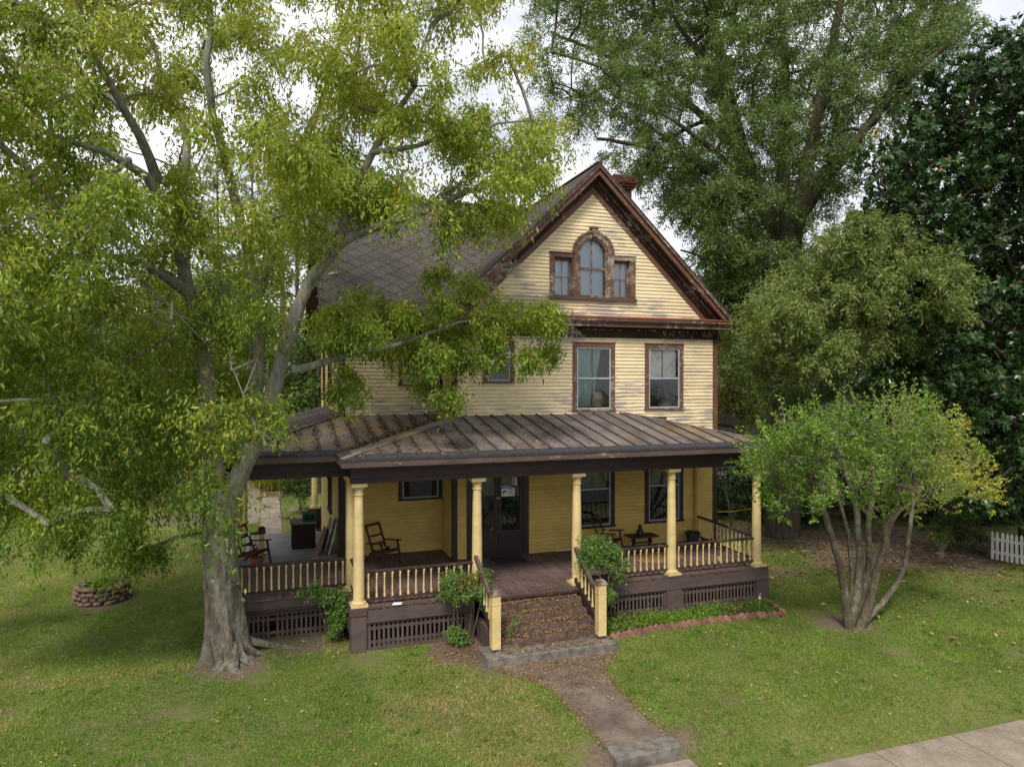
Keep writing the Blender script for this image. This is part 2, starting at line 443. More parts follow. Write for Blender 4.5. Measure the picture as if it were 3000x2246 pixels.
def leaf_mat(name, stops, trans=0.35, rough=0.5, spec=0.35, back=None):
    t = NT(name)
    c = t.ramp(t.attr('tint'), stops)
    n = t.noise((1.0, 1.0, 1.0), 0.9, 3)
    c = t.mix(1.0, c, t.ramp(n, [(0.3, 0.78), (0.7, 1.18)]), 'MULTIPLY')
    t.col(c); t.rough(rough, spec)
    tl = t.n.new('ShaderNodeBsdfTranslucent')
    c2 = t.mix(1.0, c, (1.3, 1.25, 0.6, 1), 'MULTIPLY'); t.l.new(c2, tl.inputs[0])
    mx = t.n.new('ShaderNodeMixShader'); mx.inputs[0].default_value = trans
    t.l.new(t.b.outputs[0], mx.inputs[1]); t.l.new(tl.outputs[0], mx.inputs[2]); t.l.new(mx.outputs[0], t.out.inputs[0])
    return t.m
G = lambda r, g, b: (r, g, b, 1)
M['leaf_near'] = leaf_mat('hackberry_leaf', [(0.0, G(0.10, 0.18, 0.025)), (0.4, G(0.23, 0.325, 0.04)), (0.75, G(0.42, 0.46, 0.07)), (0.9, G(0.52, 0.46, 0.08)), (1.0, G(0.48, 0.27, 0.07))], 0.5, 0.45, 0.4)
M['leaf_oak'] = leaf_mat('willow_oak_leaf', [(0.0, G(0.07, 0.125, 0.032)), (0.6, G(0.145, 0.215, 0.06)), (1.0, G(0.27, 0.31, 0.09))], 0.4, 0.5, 0.35)
M['leaf_mag'] = leaf_mat('magnolia_leaf', [(0.0, G(0.02, 0.05, 0.011)), (0.75, G(0.036, 0.08, 0.016)), (0.93, G(0.055, 0.105, 0.022)), (0.98, G(0.22, 0.12, 0.04)), (1.0, G(0.42, 0.25, 0.04))], 0.08, 0.36, 0.4)
M['leaf_holly'] = leaf_mat('holly_leaf', [(0.0, G(0.06, 0.145, 0.02)), (0.45, G(0.175, 0.29, 0.04)), (0.75, G(0.30, 0.37, 0.06)), (1.0, G(0.52, 0.44, 0.06))], 0.34, 0.5, 0.35)
M['leaf_bg'] = leaf_mat('far_leaf', [(0.0, G(0.035, 0.075, 0.02)), (0.6, G(0.075, 0.125, 0.028)), (1.0, G(0.16, 0.18, 0.03))], 0.35, 0.55, 0.3)
M['leaf_dark'] = leaf_mat('evergreen_leaf', [(0.0, G(0.02, 0.045, 0.015)), (0.6, G(0.04, 0.075, 0.02)), (1.0, G(0.08, 0.11, 0.03))], 0.15, 0.5, 0.3)
M['leaf_yel'] = leaf_mat('far_yellow_leaf', [(0.0, G(0.09, 0.12, 0.02)), (0.6, G(0.18, 0.19, 0.025)), (1.0, G(0.34, 0.27, 0.03))], 0.4, 0.55, 0.3)
M['needle'] = leaf_mat('pine_needle', [(0.0, G(0.045, 0.085, 0.04)), (1.0, G(0.10, 0.14, 0.06))], 0.2, 0.6, 0.3)
M['leaf_nand'] = leaf_mat('nandina_leaf', [(0.0, G(0.07, 0.16, 0.04)), (0.6, G(0.15, 0.27, 0.045)), (0.86, G(0.25, 0.34, 0.05)), (0.93, G(0.30, 0.14, 0.04)), (1.0, G(0.40, 0.06, 0.04))], 0.3, 0.4, 0.4)
M['leaf_bright'] = leaf_mat('bright_leaf', [(0.0, G(0.10, 0.20, 0.02)), (0.7, G(0.18, 0.32, 0.03)), (1.0, G(0.30, 0.36, 0.05))], 0.35, 0.45, 0.35)
M['grass'] = leaf_mat('grass_blade', [(0.0, G(0.085, 0.175, 0.02)), (0.4, G(0.175, 0.30, 0.035)), (0.7, G(0.28, 0.32, 0.07)), (1.0, G(0.42, 0.31, 0.16))], 0.3, 0.6, 0.25)
M['dead'] = leaf_mat('dead_leaf', [(0.0, G(0.10, 0.055, 0.03)), (0.5, G(0.23, 0.13, 0.07)), (0.85, G(0.36, 0.24, 0.13)), (1.0, G(0.50, 0.36, 0.10))], 0.1, 0.8, 0.2)
def bark_mat(name, c1, c2, lichen, la=0.5, stretch=(9, 9, 2.2), upper=None):
    t = NT(name)
    n = t.noise(stretch, 1, 8, 0.7, dist=0.4); n2 = t.noise((3.2, 3.2, 2.4), 1, 7, 0.75, (2, 7, 1))
    c = t.mix(t.ramp(n, [(0.32, 0.0), (0.68, 1.0)]), c1, c2)
    if upper:       # smoother, paler bark higher up
        sep = t.n.new('ShaderNodeSeparateXYZ'); t.l.new(t.P(), sep.inputs[0])
        cu_ = t.mix(t.ramp(n, [(0.32, 0.0), (0.68, 1.0)]), upper[0], upper[1])
        c = t.mix(t.ramp(t.math('DIVIDE', t.math('ADD', sep.outputs[2], t.math('MULTIPLY', n2, 1.5)), 6.0), [(0.3, 0.0), (0.8, 1.0)]), c, cu_)
    c = t.mix(t.ramp(n2, [(0.5, 0.0), (0.66, la)]), c, lichen)
    t.col(c); t.rough(0.92, 0.2); t.bump(n, 1.0, 0.06); return t.m
M['bark_near'] = bark_mat('hackberry_bark', lin(54, 47, 40), lin(134, 124, 110), lin(146, 150, 138), 0.7, (13, 13, 2.4), (lin(92, 88, 78), lin(156, 152, 140)))
M['bark_oak'] = bark_mat('oak_bark', lin(62, 55, 46), lin(104, 96, 82), lin(116, 120, 104), 0.4)
M['bark_holly'] = bark_mat('holly_bark', lin(70, 63, 50), lin(112, 102, 84), lin(150, 154, 138), 0.6, (12, 12, 6))
M['bark_dark'] = bark_mat('dark_bark', lin(54, 46, 40), lin(82, 72, 62), lin(84, 84, 72), 0.3)
M['twig'] = simple('dry_twig', lin(150, 142, 126), lin(112, 104, 90), rough=0.9, bump=0)
M['chairwood'] = simple('dark_stained_wood', lin(86, 48, 38), lin(54, 32, 28), (20, 20, 20), rough=0.6)
M['blackplastic'] = simple('black_plastic', (0.03, 0.03, 0.035, 1), (0.05, 0.05, 0.055, 1), rough=0.45)
M['terracotta'] = simple('terracotta', lin(150, 98, 60), lin(118, 76, 48), (9, 9, 9), rough=0.9)
M['redpaint'] = simple('dark_red_paint', lin(58, 22, 22), lin(34, 16, 16), (5, 5, 5), rough=0.6)
M['greenpaint'] = simple('green_paint', lin(18, 98, 52), lin(14, 78, 42), (8, 8, 8), rough=0.5)
M['greywood'] = simple('grey_board', lin(140, 136, 130), lin(112, 108, 104), (4, 20, 4), rough=0.8)
M['ply'] = simple('plywood', lin(128, 100, 76), lin(104, 80, 60), (3, 20, 3), rough=0.8)
M['whitepaint'] = simple('white_paint', (0.74, 0.73, 0.70, 1), (0.62, 0.61, 0.58, 1), (6, 6, 6), rough=0.6)
M['lavender'] = simple('lavender_siding', lin(150, 142, 156), lin(136, 128, 142), (1, 1, 20), rough=0.7)
M['greyroof'] = simple('grey_roof', lin(104, 100, 104), lin(84, 80, 84), (8, 8, 8), rough=0.9)
M['mat'] = simple('door_mat', (0.025, 0.022, 0.02, 1), (0.05, 0.042, 0.04, 1), (60, 60, 60), rough=1.0, bump=0.8)
M['rug'] = simple('coir_rug', lin(150, 116, 82), lin(122, 92, 64), (40, 40, 40), rough=1.0, bump=0.6)
M['signwhite'] = simple('sign_white', (0.78, 0.78, 0.76, 1), (0.72, 0.72, 0.70, 1), rough=0.5, bump=0)
M['signblue'] = simple('sign_blue', lin(44, 92, 158), lin(40, 84, 148), rough=0.5, bump=0)
M['ink'] = simple('ink', (0.02, 0.02, 0.03, 1), rough=0.6, bump=0)
M['dish'] = simple('dish_grey', lin(28, 29, 32), lin(22, 23, 26), rough=0.5)
M['galv'] = simple('galvanised', lin(120, 120, 118), rough=0.5)
M['yellowcord'] = simple('yellow_cord', lin(190, 150, 40), rough=0.6, bump=0)
M['door'] = simple('door_brown', lin(50, 37, 36), lin(44, 32, 32), (4, 4, 4), rough=0.42, bump=0.05, spec=0.4)
M['figurine'] = simple('dark_bronze', lin(52, 54, 52), lin(28, 30, 28), (30, 30, 30), rough=0.5)
M['lantern'] = simple('lantern_metal', lin(50, 44, 40), rough=0.5)
M['lampglass'] = simple('lantern_glass', lin(190, 180, 150), lin(170, 160, 130), rough=0.3, bump=0)

# ================================================================== SETTING
def gz(x, y):
    """height of the lawn: level round the house, falling to the sidewalk"""
    t = np.clip((-4.7 - np.asarray(y, float)) / 1.1, 0, 1)
    return -0.27 * t * t * (3 - 2 * t) + 0.0 * np.asarray(x, float)
BARE = [(10.2, -1.9, .9, .8), (-2.3, 0.0, 0.9, 0.9), (-1.0, 0.75, 0.9, 0.9), (0.2, -0.5, 0.5, 0.5), (1.9, -0.7, 0.8, 1.0), (2.3, -1.3, .6, .9), (2.75, -5.0, .5, .8), (4.15, -4.9, .5, .8), (3.4, -5.6, .7, .9),
        (14.5, 2.2, 1.8, 0.7), (17, 1.8, 2.4, .9), (19, 3, 3, 1.0), (12, 8, 2.5, 0.7), (15.5, 6, 3.5, 0.8), (11.5, 2.0, 1.2, .55), (-5.4, 5.0, 0.95, 0.8), (-6, -1.5, 1.4, 0.40), (-3.4, -1.4, 1.2, 0.42), (-1.5, -3.0, 1.3, .36),
        (6.3, -3.4, .8, .38), (9.6, -3.3, .9, .38), (5.6, -4.2, .7, .4), (-4.2, 15.8, 2.2, .9), (8.7, -1.7, .7, .4), (12.5, -4.4, 1.2, .35), (-7.5, .8, 1.2, .35), (2.3,-1.9,.5,.6),(-8.5,-2.5,1.3,.4)]
def bare_at(x, y):
    b = np.zeros_like(x, dtype=float)
    for (bx, by, r, s) in BARE:
        d = np.hypot(x - bx, y - by) / r
        b = np.maximum(b, s * np.clip(1.35 - d, 0, 1))
    for yy in (-5.78,):
        b = np.maximum(b, 0.5 * np.clip(1 - np.abs(y - yy) / 0.16, 0, 1) * (x > 2.0))
    return b
def make_ground():
    xs = np.concatenate([[-400, -150, -60, -30], np.arange(-18, 26.01, 0.4), [34, 60, 150, 400]])
    ys = np.concatenate([[-60, -30, -12], np.arange(-8.4, 24.01, 0.4), [30, 60, 150, 600]])
    X, Y = np.meshgrid(xs, ys)
    Z = gz(X, Y)
    nx, ny = len(xs), len(ys)
    v = np.stack([X.ravel(), Y.ravel(), Z.ravel()], 1)
    f = [(j*nx + i, j*nx + i + 1, (j+1)*nx + i + 1, (j+1)*nx + i) for j in range(ny - 1) for i in range(nx - 1)]
    me = bpy.data.meshes.new('lawn'); me.from_pydata(v.tolist(), [], f); me.materials.append(M['ground'])
    a = me.attributes.new('bare', 'FLOAT', 'POINT'); a.data.foreach_set('value', bare_at(X.ravel(), Y.ravel()))
    me.polygons.foreach_set('use_smooth', [True] * len(f)); me.update()
    o = bpy.data.objects.new('lawn', me); COL.objects.link(o); OFF[o] = np.zeros(3)
    tag(o, kind='structure')
make_ground()

def flat_poly(name, poly, z, mat, thick=0.1, parent=None, **kw):
    m = MB(); m.prism([(x, y, z) for x, y in poly], (0, 0, -thick)); return m.build(name, mat, parent, **kw)
def rough_edge(poly, step=0.12, amp=0.035, closed=True):
    out = []
    for i in range(len(poly)):
        a, b = np.array(poly[i]), np.array(poly[(i + 1) % len(poly)])
        n = max(1, int(np.hypot(*(b - a)) / step))
        for k in range(n):
            p = a + (b - a) * k / n
            out.append((p[0] + random.uniform(-amp, amp), p[1] + random.uniform(-amp, amp)))
    return out
PATH_POLY = [(2.20, -1.64), (2.48, -2.06), (2.80, -2.56), (2.91, -3.16), (2.90, -3.92), (2.91, -4.90), (3.93, -4.93), (3.92, -4.14), (3.97, -3.10), (4.13, -2.40), (4.46, -2.01), (4.72, -1.80), (4.74, -1.60)]
flat_poly('front_path', rough_edge(PATH_POLY), 0.012, M['path'], 0.1, kind='structure')
slab = boxes('landing_slab', M['concrete_dark'], None, (2.13, 4.76, -1.68, -1.02, -0.12, 0.165), kind='structure'); add_bevel(slab, 0.018)
curb = MB(); curb.hexa([(2.87, -5.31, -.4), (3.95, -5.24, -.4), (3.97, -4.93, -.4), (2.92, -4.91, -.4), (2.87, -5.31, .03), (3.95, -5.24, .03), (3.97, -4.93, .03), (2.92, -4.91, .03)])
cb = curb.build('kerb_step', M['concrete_dark'], kind='structure'); add_bevel(cb, 0.015)
lowst = boxes('lower_step', M['concrete'], None, (2.93, 4.02, -5.72, -5.33, -.45, -.12), kind='structure'); add_bevel(lowst, 0.015)
walk = flat_poly('sidewalk', [(-60, -7.45), (60, -7.45), (60, -5.86), (-60, -5.86)], -0.275, M['soil'], 0.08, kind='structure')
slab_bm = MB(); slab_bm.box(0.012, 1.546, 0, 1.58, -0.06, 0)
slab_me = slab_bm.mesh('paving_slab', M['walk'])
for k in range(-14, 12):
    o = link('paving_slab', slab_me, walk, (6.85 + 1.558 * k, -7.44, -0.25 + random.uniform(-.004, .004)))
boxes('road_kerb', M['concrete'], None, (-60, 60, -9.2, -9.05, -.6, -.27), kind='structure')
flat_poly('road', [(-120, -17), (120, -17), (120, -9.2), (-120, -9.2)], -0.262, M['asphalt'], 0.05, kind='structure')
# behind the house on the left: concrete walk, gravel drive
bw = flat_poly('back_walk', [(-1.93, 7.6), (-1.22, 7.6), (-1.16, 19.4), (-1.96, 19.4)], 0.012, M['soil'], 0.06, kind='structure')
bs = MB(); bs.box(0, 0.73, 0.01, 1.95, -0.05, 0); bsm = bs.mesh('walk_slab', M['walk'])
for k in range(6): link('walk_slab', bsm, bw, (-1.94 + 0.0 * k, 7.6 + 1.96 * k, 0.02 + random.uniform(0, .008)))
flat_poly('gravel_drive', rough_edge([(-2.3, 13.6), (-1.98, 14.0), (-1.99, 21), (-2.6, 26), (-14, 40), (-40, 45), (-40, 36), (-14, 30), (-6.5, 20), (-4.2, 17), (-3.2, 13.4)], 0.5, 0.12), 0.006, M['gravel'], 0.05, kind='structure')

# ================================================================== HOUSE
FL = 0.87
house = empty('farmhouse', (5.0, 6.0, 0), 'weathered yellow two storey wooden farmhouse with brown trim and wraparound porch', 'house')
YW, YR = 2.85, 4.0                      # gable wall, recessed left wall
AX = 6.38                               # gable axis
roof_z = lambda x: 10.80 - 0.963 * abs(x - AX)
SP = 0.0945
def cut(iv, a, b):
    out = []
    for (p, q) in iv:
        if b <= p or a >= q: out.append((p, q))
        else:
            if a > p: out.append((p, a))
            if b < q: out.append((b, q))
    return out
def arch_hw(z):
    if z < 8.57: return 0.565
    d = 0.565 ** 2 - (z - 8.57) ** 2
    return math.sqrt(d) if d > 0 else 0
def clapboards(wall, rows, Y, mat, spans, holes, arch=False, edge=None, groove=0.0):
    """one board per row and clear run; rows = list of z; spans(z) -> (x0, x1); edge(z) gives raked ends"""
    core = MB()
    for z in rows:
        zb, zt = z, z + SP + 0.006 - groove
        x0, x1 = spans(z)
        iv = [(x0, x1)]
        for (a, b, c, d) in holes:
            if zb + 0.03 < d and zt - 0.04 > c: iv = cut(iv, a, b)
        if arch and 7.36 < z + SP / 2 < 9.12:
            h = arch_hw(z + SP / 2)
            if h > 0.02: iv = cut(iv, AX + .01 - h, AX + .01 + h)
        for (p, q) in iv:
            if q - p < 0.03: continue
            jb, jt = random.uniform(-.0025, .0025), random.uniform(-.002, .002)
            pt, qt = p, q
            if edge:
                e0, e1 = edge(z + SP)
                if p == x0: pt = max(p, min(e0, q - .01))
                if q == x1: qt = min(q, max(e1, p + .01))
            m = MB(); y0 = Y - 0.032 + jb; y1 = Y - 0.006
            m.hexa([(p, y0, zb + jt), (q, y0, zb + jt), (q, Y + .004, zb + jt), (p, Y + .004, zb + jt), (pt, y1 - .003, zt), (qt, y1 - .003, zt), (qt, Y + .004, zt), (pt, Y + .004, zt)])
            m.build('clapboard', mat, wall)
            core.box(p - .0, q + .0, Y + 0.006, Y + 0.09, zb, zb + SP)
    return core
# --- front gable wall
front = boxes('front_wall', M['backing'], house, (2.66, 10.14, YW + .095, YW + .115, 6.36, 6.98))
H_PORCH = [(5.80, 7.02, 1.40, 3.40), (7.92, 9.11, 1.41, 3.40), (2.96, 4.58, .80, 3.25)]
H_UP = [(5.80, 7.02, 4.465, 6.26), (7.92, 9.11, 4.466, 6.26), (3.38, 4.20, 5.20, 6.225)]
H_GAB = [(5.16, 5.85, 7.37, 8.55), (6.93, 7.62, 7.37, 8.55)]
rows_p = [FL + SP * k for k in range(int((3.42 - FL) / SP))]
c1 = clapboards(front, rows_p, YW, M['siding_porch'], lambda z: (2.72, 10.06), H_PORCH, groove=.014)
rows_u = [4.28 + SP * k for k in range(int((6.40 - 4.28) / SP) + 1)]
c2 = clapboards(front, rows_u, YW, M['siding_up'], lambda z: (2.72, 10.06), H_UP)
c2b = clapboards(front, [4.28 - SP * k for k in range(1, 7)], YW, M['siding_up'], lambda z: (8.6, 10.06), [])
c2b.build('sheathing', M['backing'], front)
rows_g = [6.93 + SP * k for k in range(int((10.12 - 6.93) / SP) + 1)]
hwid = lambda z: max(0.03, (10.17 - z) / 0.963)
c3 = clapboards(front, rows_g, YW, M['siding_up'], lambda z: (AX - hwid(z), AX + hwid(z)), H_GAB, arch=True, edge=lambda z: (AX - hwid(z), AX + hwid(z)))
for c in (c1, c2, c3): c.build('sheathing', M['backing'], front)
boxes('sheathing', M['backing'], front, (2.66, 10.14, YW + .02, YW + .09, 3.40, 4.29))
m = MB(); m.prism([(2.9, YW + .10, 6.9), (9.9, YW + .10, 6.9), (AX + .25, YW + .10, 10.4), (AX - .25, YW + .10, 10.4)], (0, .02, 0))
# --- recessed wall
rec = boxes('recess_wall', M['backing'], house, (0.05, 2.62, YR + .095, YR + .115, 6.3, 6.95))
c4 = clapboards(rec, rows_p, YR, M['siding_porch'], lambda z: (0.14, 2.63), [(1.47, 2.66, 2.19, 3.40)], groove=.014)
rows_r = [4.36 + SP * k for k in range(int((6.36 - 4.36) / SP) + 1)]
c5 = clapboards(rec, rows_r, YR, M['siding_up'], lambda z: (0.14, 2.55), [(1.47, 2.25, 5.12, 6.10)])
for c in (c4, c5): c.build('sheathing', M['backing'], rec)
boxes('sheathing', M['backing'], rec, (0.05, 2.62, YR + .02, YR + .09, 3.40, 4.37))
# --- side walls: gable return at x = 2.62 and the left end of the house
ret = boxes('return_wall', M['backing'], house, (2.63, 2.70, YW + .13, YR, FL - .1, 6.9))
m = MB()
for z in rows_p + rows_r:
    m.hexa([(2.606, YW + .10, z), (2.63, YW + .10, z), (2.63, YR - .012, z), (2.606, YR - .012, z), (2.62, YW + .10, z + SP), (2.63, YW + .10, z + SP), (2.63, YR - .012, z + SP), (2.62, YR - .012, z + SP)])
m.build('clapboards', M['siding_porch'], ret, kind='stuff')
side = boxes('side_wall', M['backing'], house, (0.03, 0.10, YR + .12, 10.4, 0.2, 6.9))
m = MB()
for k in range(int((6.6 - .3) / SP)):
    z = .3 + SP * k
    for (a, b) in cut(cut([(YR + .11, 10.4)], 6.2, 7.2) if (1.6 < z < 3.4 or 4.7 < z < 6.3) else [(YR + .11, 10.4)], 8.6, 9.3) if (4.7 < z < 6.3) else (cut([(YR + .11, 10.4)], 6.2, 7.2) if 1.6 < z < 3.4 else [(YR + .11, 10.4)]):
        m.hexa([(0.0, a, z), (0.03, a, z), (0.03, b, z), (0.0, b, z), (0.018, a, z + SP), (0.03, a, z + SP), (0.03, b, z + SP), (0.018, b, z + SP)])
z = 6.6                                   # left end gable triangle
while z < 10.3:
    h = (10.45 - z) / 1.013
    m.hexa([(0.0, 7.3 - h, z), (0.03, 7.3 - h, z), (0.03, 7.3 + h, z), (0.0, 7.3 + h, z), (0.018, 7.3 - h + .09, z + SP), (0.03, 7.3 - h + .09, z + SP), (0.03, 7.3 + h - .09, z + SP), (0.018, 7.3 + h - .09, z + SP)]); z += SP
m.build('clapboards', M['siding_side'], side, kind='stuff')
for (a, b, c, d) in ((6.2, 7.2, 1.6, 3.4), (6.2, 7.2, 4.7, 6.3), (8.6, 9.3, 4.7, 6.3)):
    w = boxes('window', M['trim_dark'], house, (-.03, .02, a, a + .1, c, d), (-.03, .02, b - .1, b, c, d), (-.03, .02, a, b, d, d + .12), (-.06, .02, a - .03, b + .03, c - .06, c))
    boxes('pane', M['glass'], w, (.022, .026, a + .1, b - .1, c, d)); boxes('sash', M['storm'], w, (.0, .02, a + .1, b - .1, (c + d) / 2 - .02, (c + d) / 2 + .02))
boxes('right_wall', M['siding_up'], house, (10.10, 10.19, YW + .12, 11.0, 0.2, 6.9))
boxes('back_wall', M['siding_side'], house, (0.1, 10.1, 10.9, 11.0, 0.2, 6.9))
boxes('inner_floor', M['dark_room'], house, (0.12, 10.08, YR + .15, 10.9, FL - .15, FL - .02), (0.12, 10.08, YR + .15, 10.9, 3.75, 3.9), (2.75, 10.08, YW + .14, YR + .15, FL - .15, FL - .02), (2.75, 10.08, YW + .14, YR + .15, 3.75, 3.9), (2.75, 10.08, YW + .14, 10.9, 6.95, 7.05), (0.12, 2.75, YR + .15, 10.9, 6.6, 6.7))
boxes('partition', M['dark_room'], house, (2.76, 10.08, 5.5, 5.6, FL, 6.9), (0.12, 2.7, 6.0, 6.1, FL, 6.6), (4.98, 5.05, YW + .14, 5.5, FL, 6.9), (7.42, 7.5, YW + .14, 5.5, FL, 6.9), (4.3, 8.4, 5.0, 5.1, 7.05, 8.5))
boxes('foundation', M['trim_dark'], house, (2.64, 10.2, YW + .03, 10.9, -.1, FL), (0.02, 2.64, YR + .03, 10.9, -.1, FL))
# --- corner boards
for (x0, x1, y0, y1, z0, z1, mt) in ((10.06, 10.22, YW - .03, YW + .10, .2, 3.6, 'trim_dark'), (10.06, 10.22, YW - .03, YW + .10, 3.6, 6.40, 'trim_up'),
                                   (2.60, 2.725, YW - .03, YW + .10, FL, 3.45, 'trim_dark'), (2.60, 2.725, YW - .03, YW + .10, 4.2, 6.40, 'trim_dark'),
                                   (-.02, .14, YR - .03, YR + .11, FL, 3.45, 'trim_dark'), (-.02, .14, YR - .03, YR + .11, 4.2, 6.36, 'trim_dark')):
    boxes('corner_board', M[mt], house, (x0, x1, y0, y1, z0, z1))
m = MB(); m.lathe([(0.10, 0), (0.10, 2.4)], 14, (9.55, YW - .06, FL)); m.build('pilaster', M['siding_porch'], house, smooth=True)
m = MB(); m.tube([(10.24, YW - .06, 6.55), (10.26, YW - .06, 6.3), (10.22, YW - .05, 6.2)], .03, 6); m.build('downspout_stub', M['tar'], house)

# --- windows
def window(xl, xr, zb, zt, Y, trim='trim_up', cas=0.12, frame='storm', curtain=None, split=0.5, sillm=None, deep=False):
    w = boxes('window', M[trim], house, (xl, xl + cas, Y - .045, Y + .03, zb + .05, zt - .13), (xr - cas, xr, Y - .045, Y + .03, zb + .05, zt - .13), (xl, xr, Y - .048, Y + .03, zt - .13, zt - .02), (xl - .012, xr + .012, Y - .065, Y + .03, zt - .02, zt + .012),
              (xl + cas - .02, xl + cas, Y + .03, Y + .13, zb + .05, zt - .13), (xr - cas, xr - cas + .02, Y + .03, Y + .13, zb + .05, zt - .13), (xl + cas, xr - cas, Y + .03, Y + .13, zt - .15, zt - .13))
    boxes('sill', M[sillm or trim], w, (xl - .015, xr + .015, Y - .075, Y + .13, zb, zb + .05))
    a, b, c, d = xl + cas, xr - cas, zb + .05, zt - .13
    mid = c + (d - c) * split
    e = .035
    fy0, fy1 = (Y - .03, Y - .005)
    boxes('storm_frame', M[frame], w, (a, a + e, fy0, fy1, c, d), (b - e, b, fy0, fy1, c, d), (a + e, b - e, fy0, fy1, c, c + e), (a + e, b - e, fy0, fy1, d - e, d), (a + e, b - e, fy0 - .004, fy1, mid - .02, mid + .02))
    sy = Y + .06
    boxes('sash', M['sash'], w, (a, a + .05, sy, sy + .03, c, d), (b - .05, b, sy, sy + .03, c, d), (a + .05, b - .05, sy, sy + .03, c, c + .06), (a + .05, b - .05, sy, sy + .03, d - .05, d), (a + .05, b - .05, sy + .002, sy + .028, mid - .025, mid + .02), ((a + b) / 2 - .011, (a + b) / 2 + .011, sy + .004, sy + .026, c + .06, d - .05))
    boxes('pane', M['glass'], w, (a + e, b - e, Y - .019, Y - .016, mid + .02, d - e))
    boxes('pane', M['glass'], w, (a + e, b - e, Y - .019, Y - .016, c + e, mid - .02))
    if curtain: curtain(w, a, b, c, d, mid, Y + .115)
    return w
def drape(parent, name, mat, pts_top, pts_bot, y, n=28, amp=.02, freq=9):
    """pleated cloth between a top and a bottom edge (x0, x1, z)"""
    m = MB(); (a0, a1, az), (b0, b1, bz) = pts_top, pts_bot
    rows = 6
    for r in range(rows + 1):
        t = r / rows
        x0, x1, z = a0 + (b0 - a0) * t, a1 + (b1 - a1) * t, az + (bz - az) * t
        for i in range(n + 1):
            u = i / n
            m.v.append((x0 + (x1 - x0) * u, y + amp * math.sin(u * freq * 2 * math.pi + t) * (0.5 + 0.5 * t), z))
    for r in range(rows):
        for i in range(n): m.f.append((r*(n+1)+i, r*(n+1)+i+1, (r+1)*(n+1)+i+1, (r+1)*(n+1)+i))
    return m.build(name, M[mat], parent, smooth=True)
def cur_teal(w, a, b, c, d, mid, y):
    drape(w, 'curtain', 'curtain_teal', (a + .03, a + .78 * (b - a), d), (a + .03, a + .52 * (b - a), c + .02), y, amp=.025, freq=6)
    boxes('leaning_card', M['cardboard'], w, (a + .5 * (b - a), b - .05, y + .25, y + .27, c + .0, c + .42))
def cur_white(w, a, b, c, d, mid, y):
    m = MB()
    n = 20
    for r in range(9):
        t = r / 8
        for i in range(n + 1):
            u = i / n
            zbot = mid - .02 + .10 * (u - .35) ** 2 + (.32 * max(0, .25 - u) if u < .25 else 0)
            z = d - .02 + (zbot - d) * t
            m.v.append((a + .02 + (b - a - .08) * u + .06 * (t * t) * max(0, .4 - u), y - .03 + .02 * math.sin(u * 9 + t * 3) * t, z))
    for r in range(8):
        for i in range(n): m.f.append((r*(n+1)+i, r*(n+1)+i+1, (r+1)*(n+1)+i+1, (r+1)*(n+1)+i))
    m.build('curtain', M['curtain_white'], w, smooth=True)
def cur_green(w, a, b, c, d, mid, y):
    drape(w, 'curtain', 'curtain_reflection_green', (a, b, d), (a, b, mid + .02), y, amp=.012, freq=7)
    boxes('blind_or_dark_sheet', M['dark_room'], w, (a - .02, b + .02, y + .12, y + .13, c - .02, d + .02))  # near-black sheet behind the cloth paints in the dark of the room
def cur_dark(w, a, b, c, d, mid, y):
    boxes('blind_or_dark_sheet', M['dark_room'], w, (a - .02, b + .02, y + .12, y + .13, c - .02, d + .02))  # black sheet in place of the unlit room behind the glass
window(5.80, 7.02, 4.465, 6.26, YW, 'trim_up', curtain=cur_teal)
window(7.92, 9.11, 4.466, 6.26, YW, 'trim_up', curtain=cur_white, sillm='trim_worn')
window(3.38, 4.20, 5.20, 6.225, YW, 'trim_up', cas=.11, curtain=cur_dark)
window(1.47, 2.25, 5.12, 6.10, YR, 'trim_up', cas=.11, curtain=cur_dark)
window(5.80, 7.02, 1.40, 3.36, YW, 'trim_dark', curtain=cur_green, split=.54)
window(7.92, 9.11, 1.41, 3.36, YW, 'trim_dark', curtain=cur_green, split=.54)
window(1.47, 2.62, 2.19, 3.40, YR, 'trim_dark', cas=.105, curtain=cur_dark, split=.9)
# --- gable triple window
gw = MB(); cx0 = AX + .01
for (a, b) in ((5.16, 5.28), (7.49, 7.625)): gw.box(a, b, YW - .055, YW + .04, 7.43, 8.44)
gw.box(5.16, 5.83, YW - .058, YW + .04, 8.44, 8.55); gw.box(6.95, 7.625, YW - .058, YW + .04, 8.44, 8.55)
gw.box(5.15, 5.83, YW - .075, YW + .04, 8.55, 8.575); gw.box(6.95, 7.635, YW - .075, YW + .04, 8.55, 8.575)
gw.box(cx0 - .58, cx0 - .40, YW - .07, YW + .04, 7.43, 8.57); gw.box(cx0 + .40, cx0 + .58, YW - .07, YW + .04, 7.43, 8.57)
N = 18
def ring(mb, r0, r1, y0, y1, zc=8.57):
    for i in range(N):
        a0, a1 = math.pi * i / N, math.pi * (i + 1) / N
        p = lambda r, a, y: (cx0 + r * math.cos(a), y, zc + r * math.sin(a))
        mb.hexa([p(r0, a0, y0), p(r1, a0, y0), p(r1, a0, y1), p(r0, a0, y1), p(r0, a1, y0), p(r1, a1, y0), p(r1, a1, y1), p(r0, a1, y1)])
ring(gw, .42, .555, YW - .07, YW + .04); ring(gw, .556, .60, YW - .095, YW + .0); ring(gw, .375, .419, YW - .03, YW + .10)
for (x, y1) in ((cx0 - .40, .12), (cx0 + .37, .12)): gw.box(x, x + .03, YW - .03, YW + y1, 7.43, 8.57)
for x in (5.28, 5.78, 6.97, 7.46): gw.box(x, x + .03, YW - .03, YW + .12, 7.43, 8.44)
gw = gw.build('gable_window', M['trim_worn'], house)
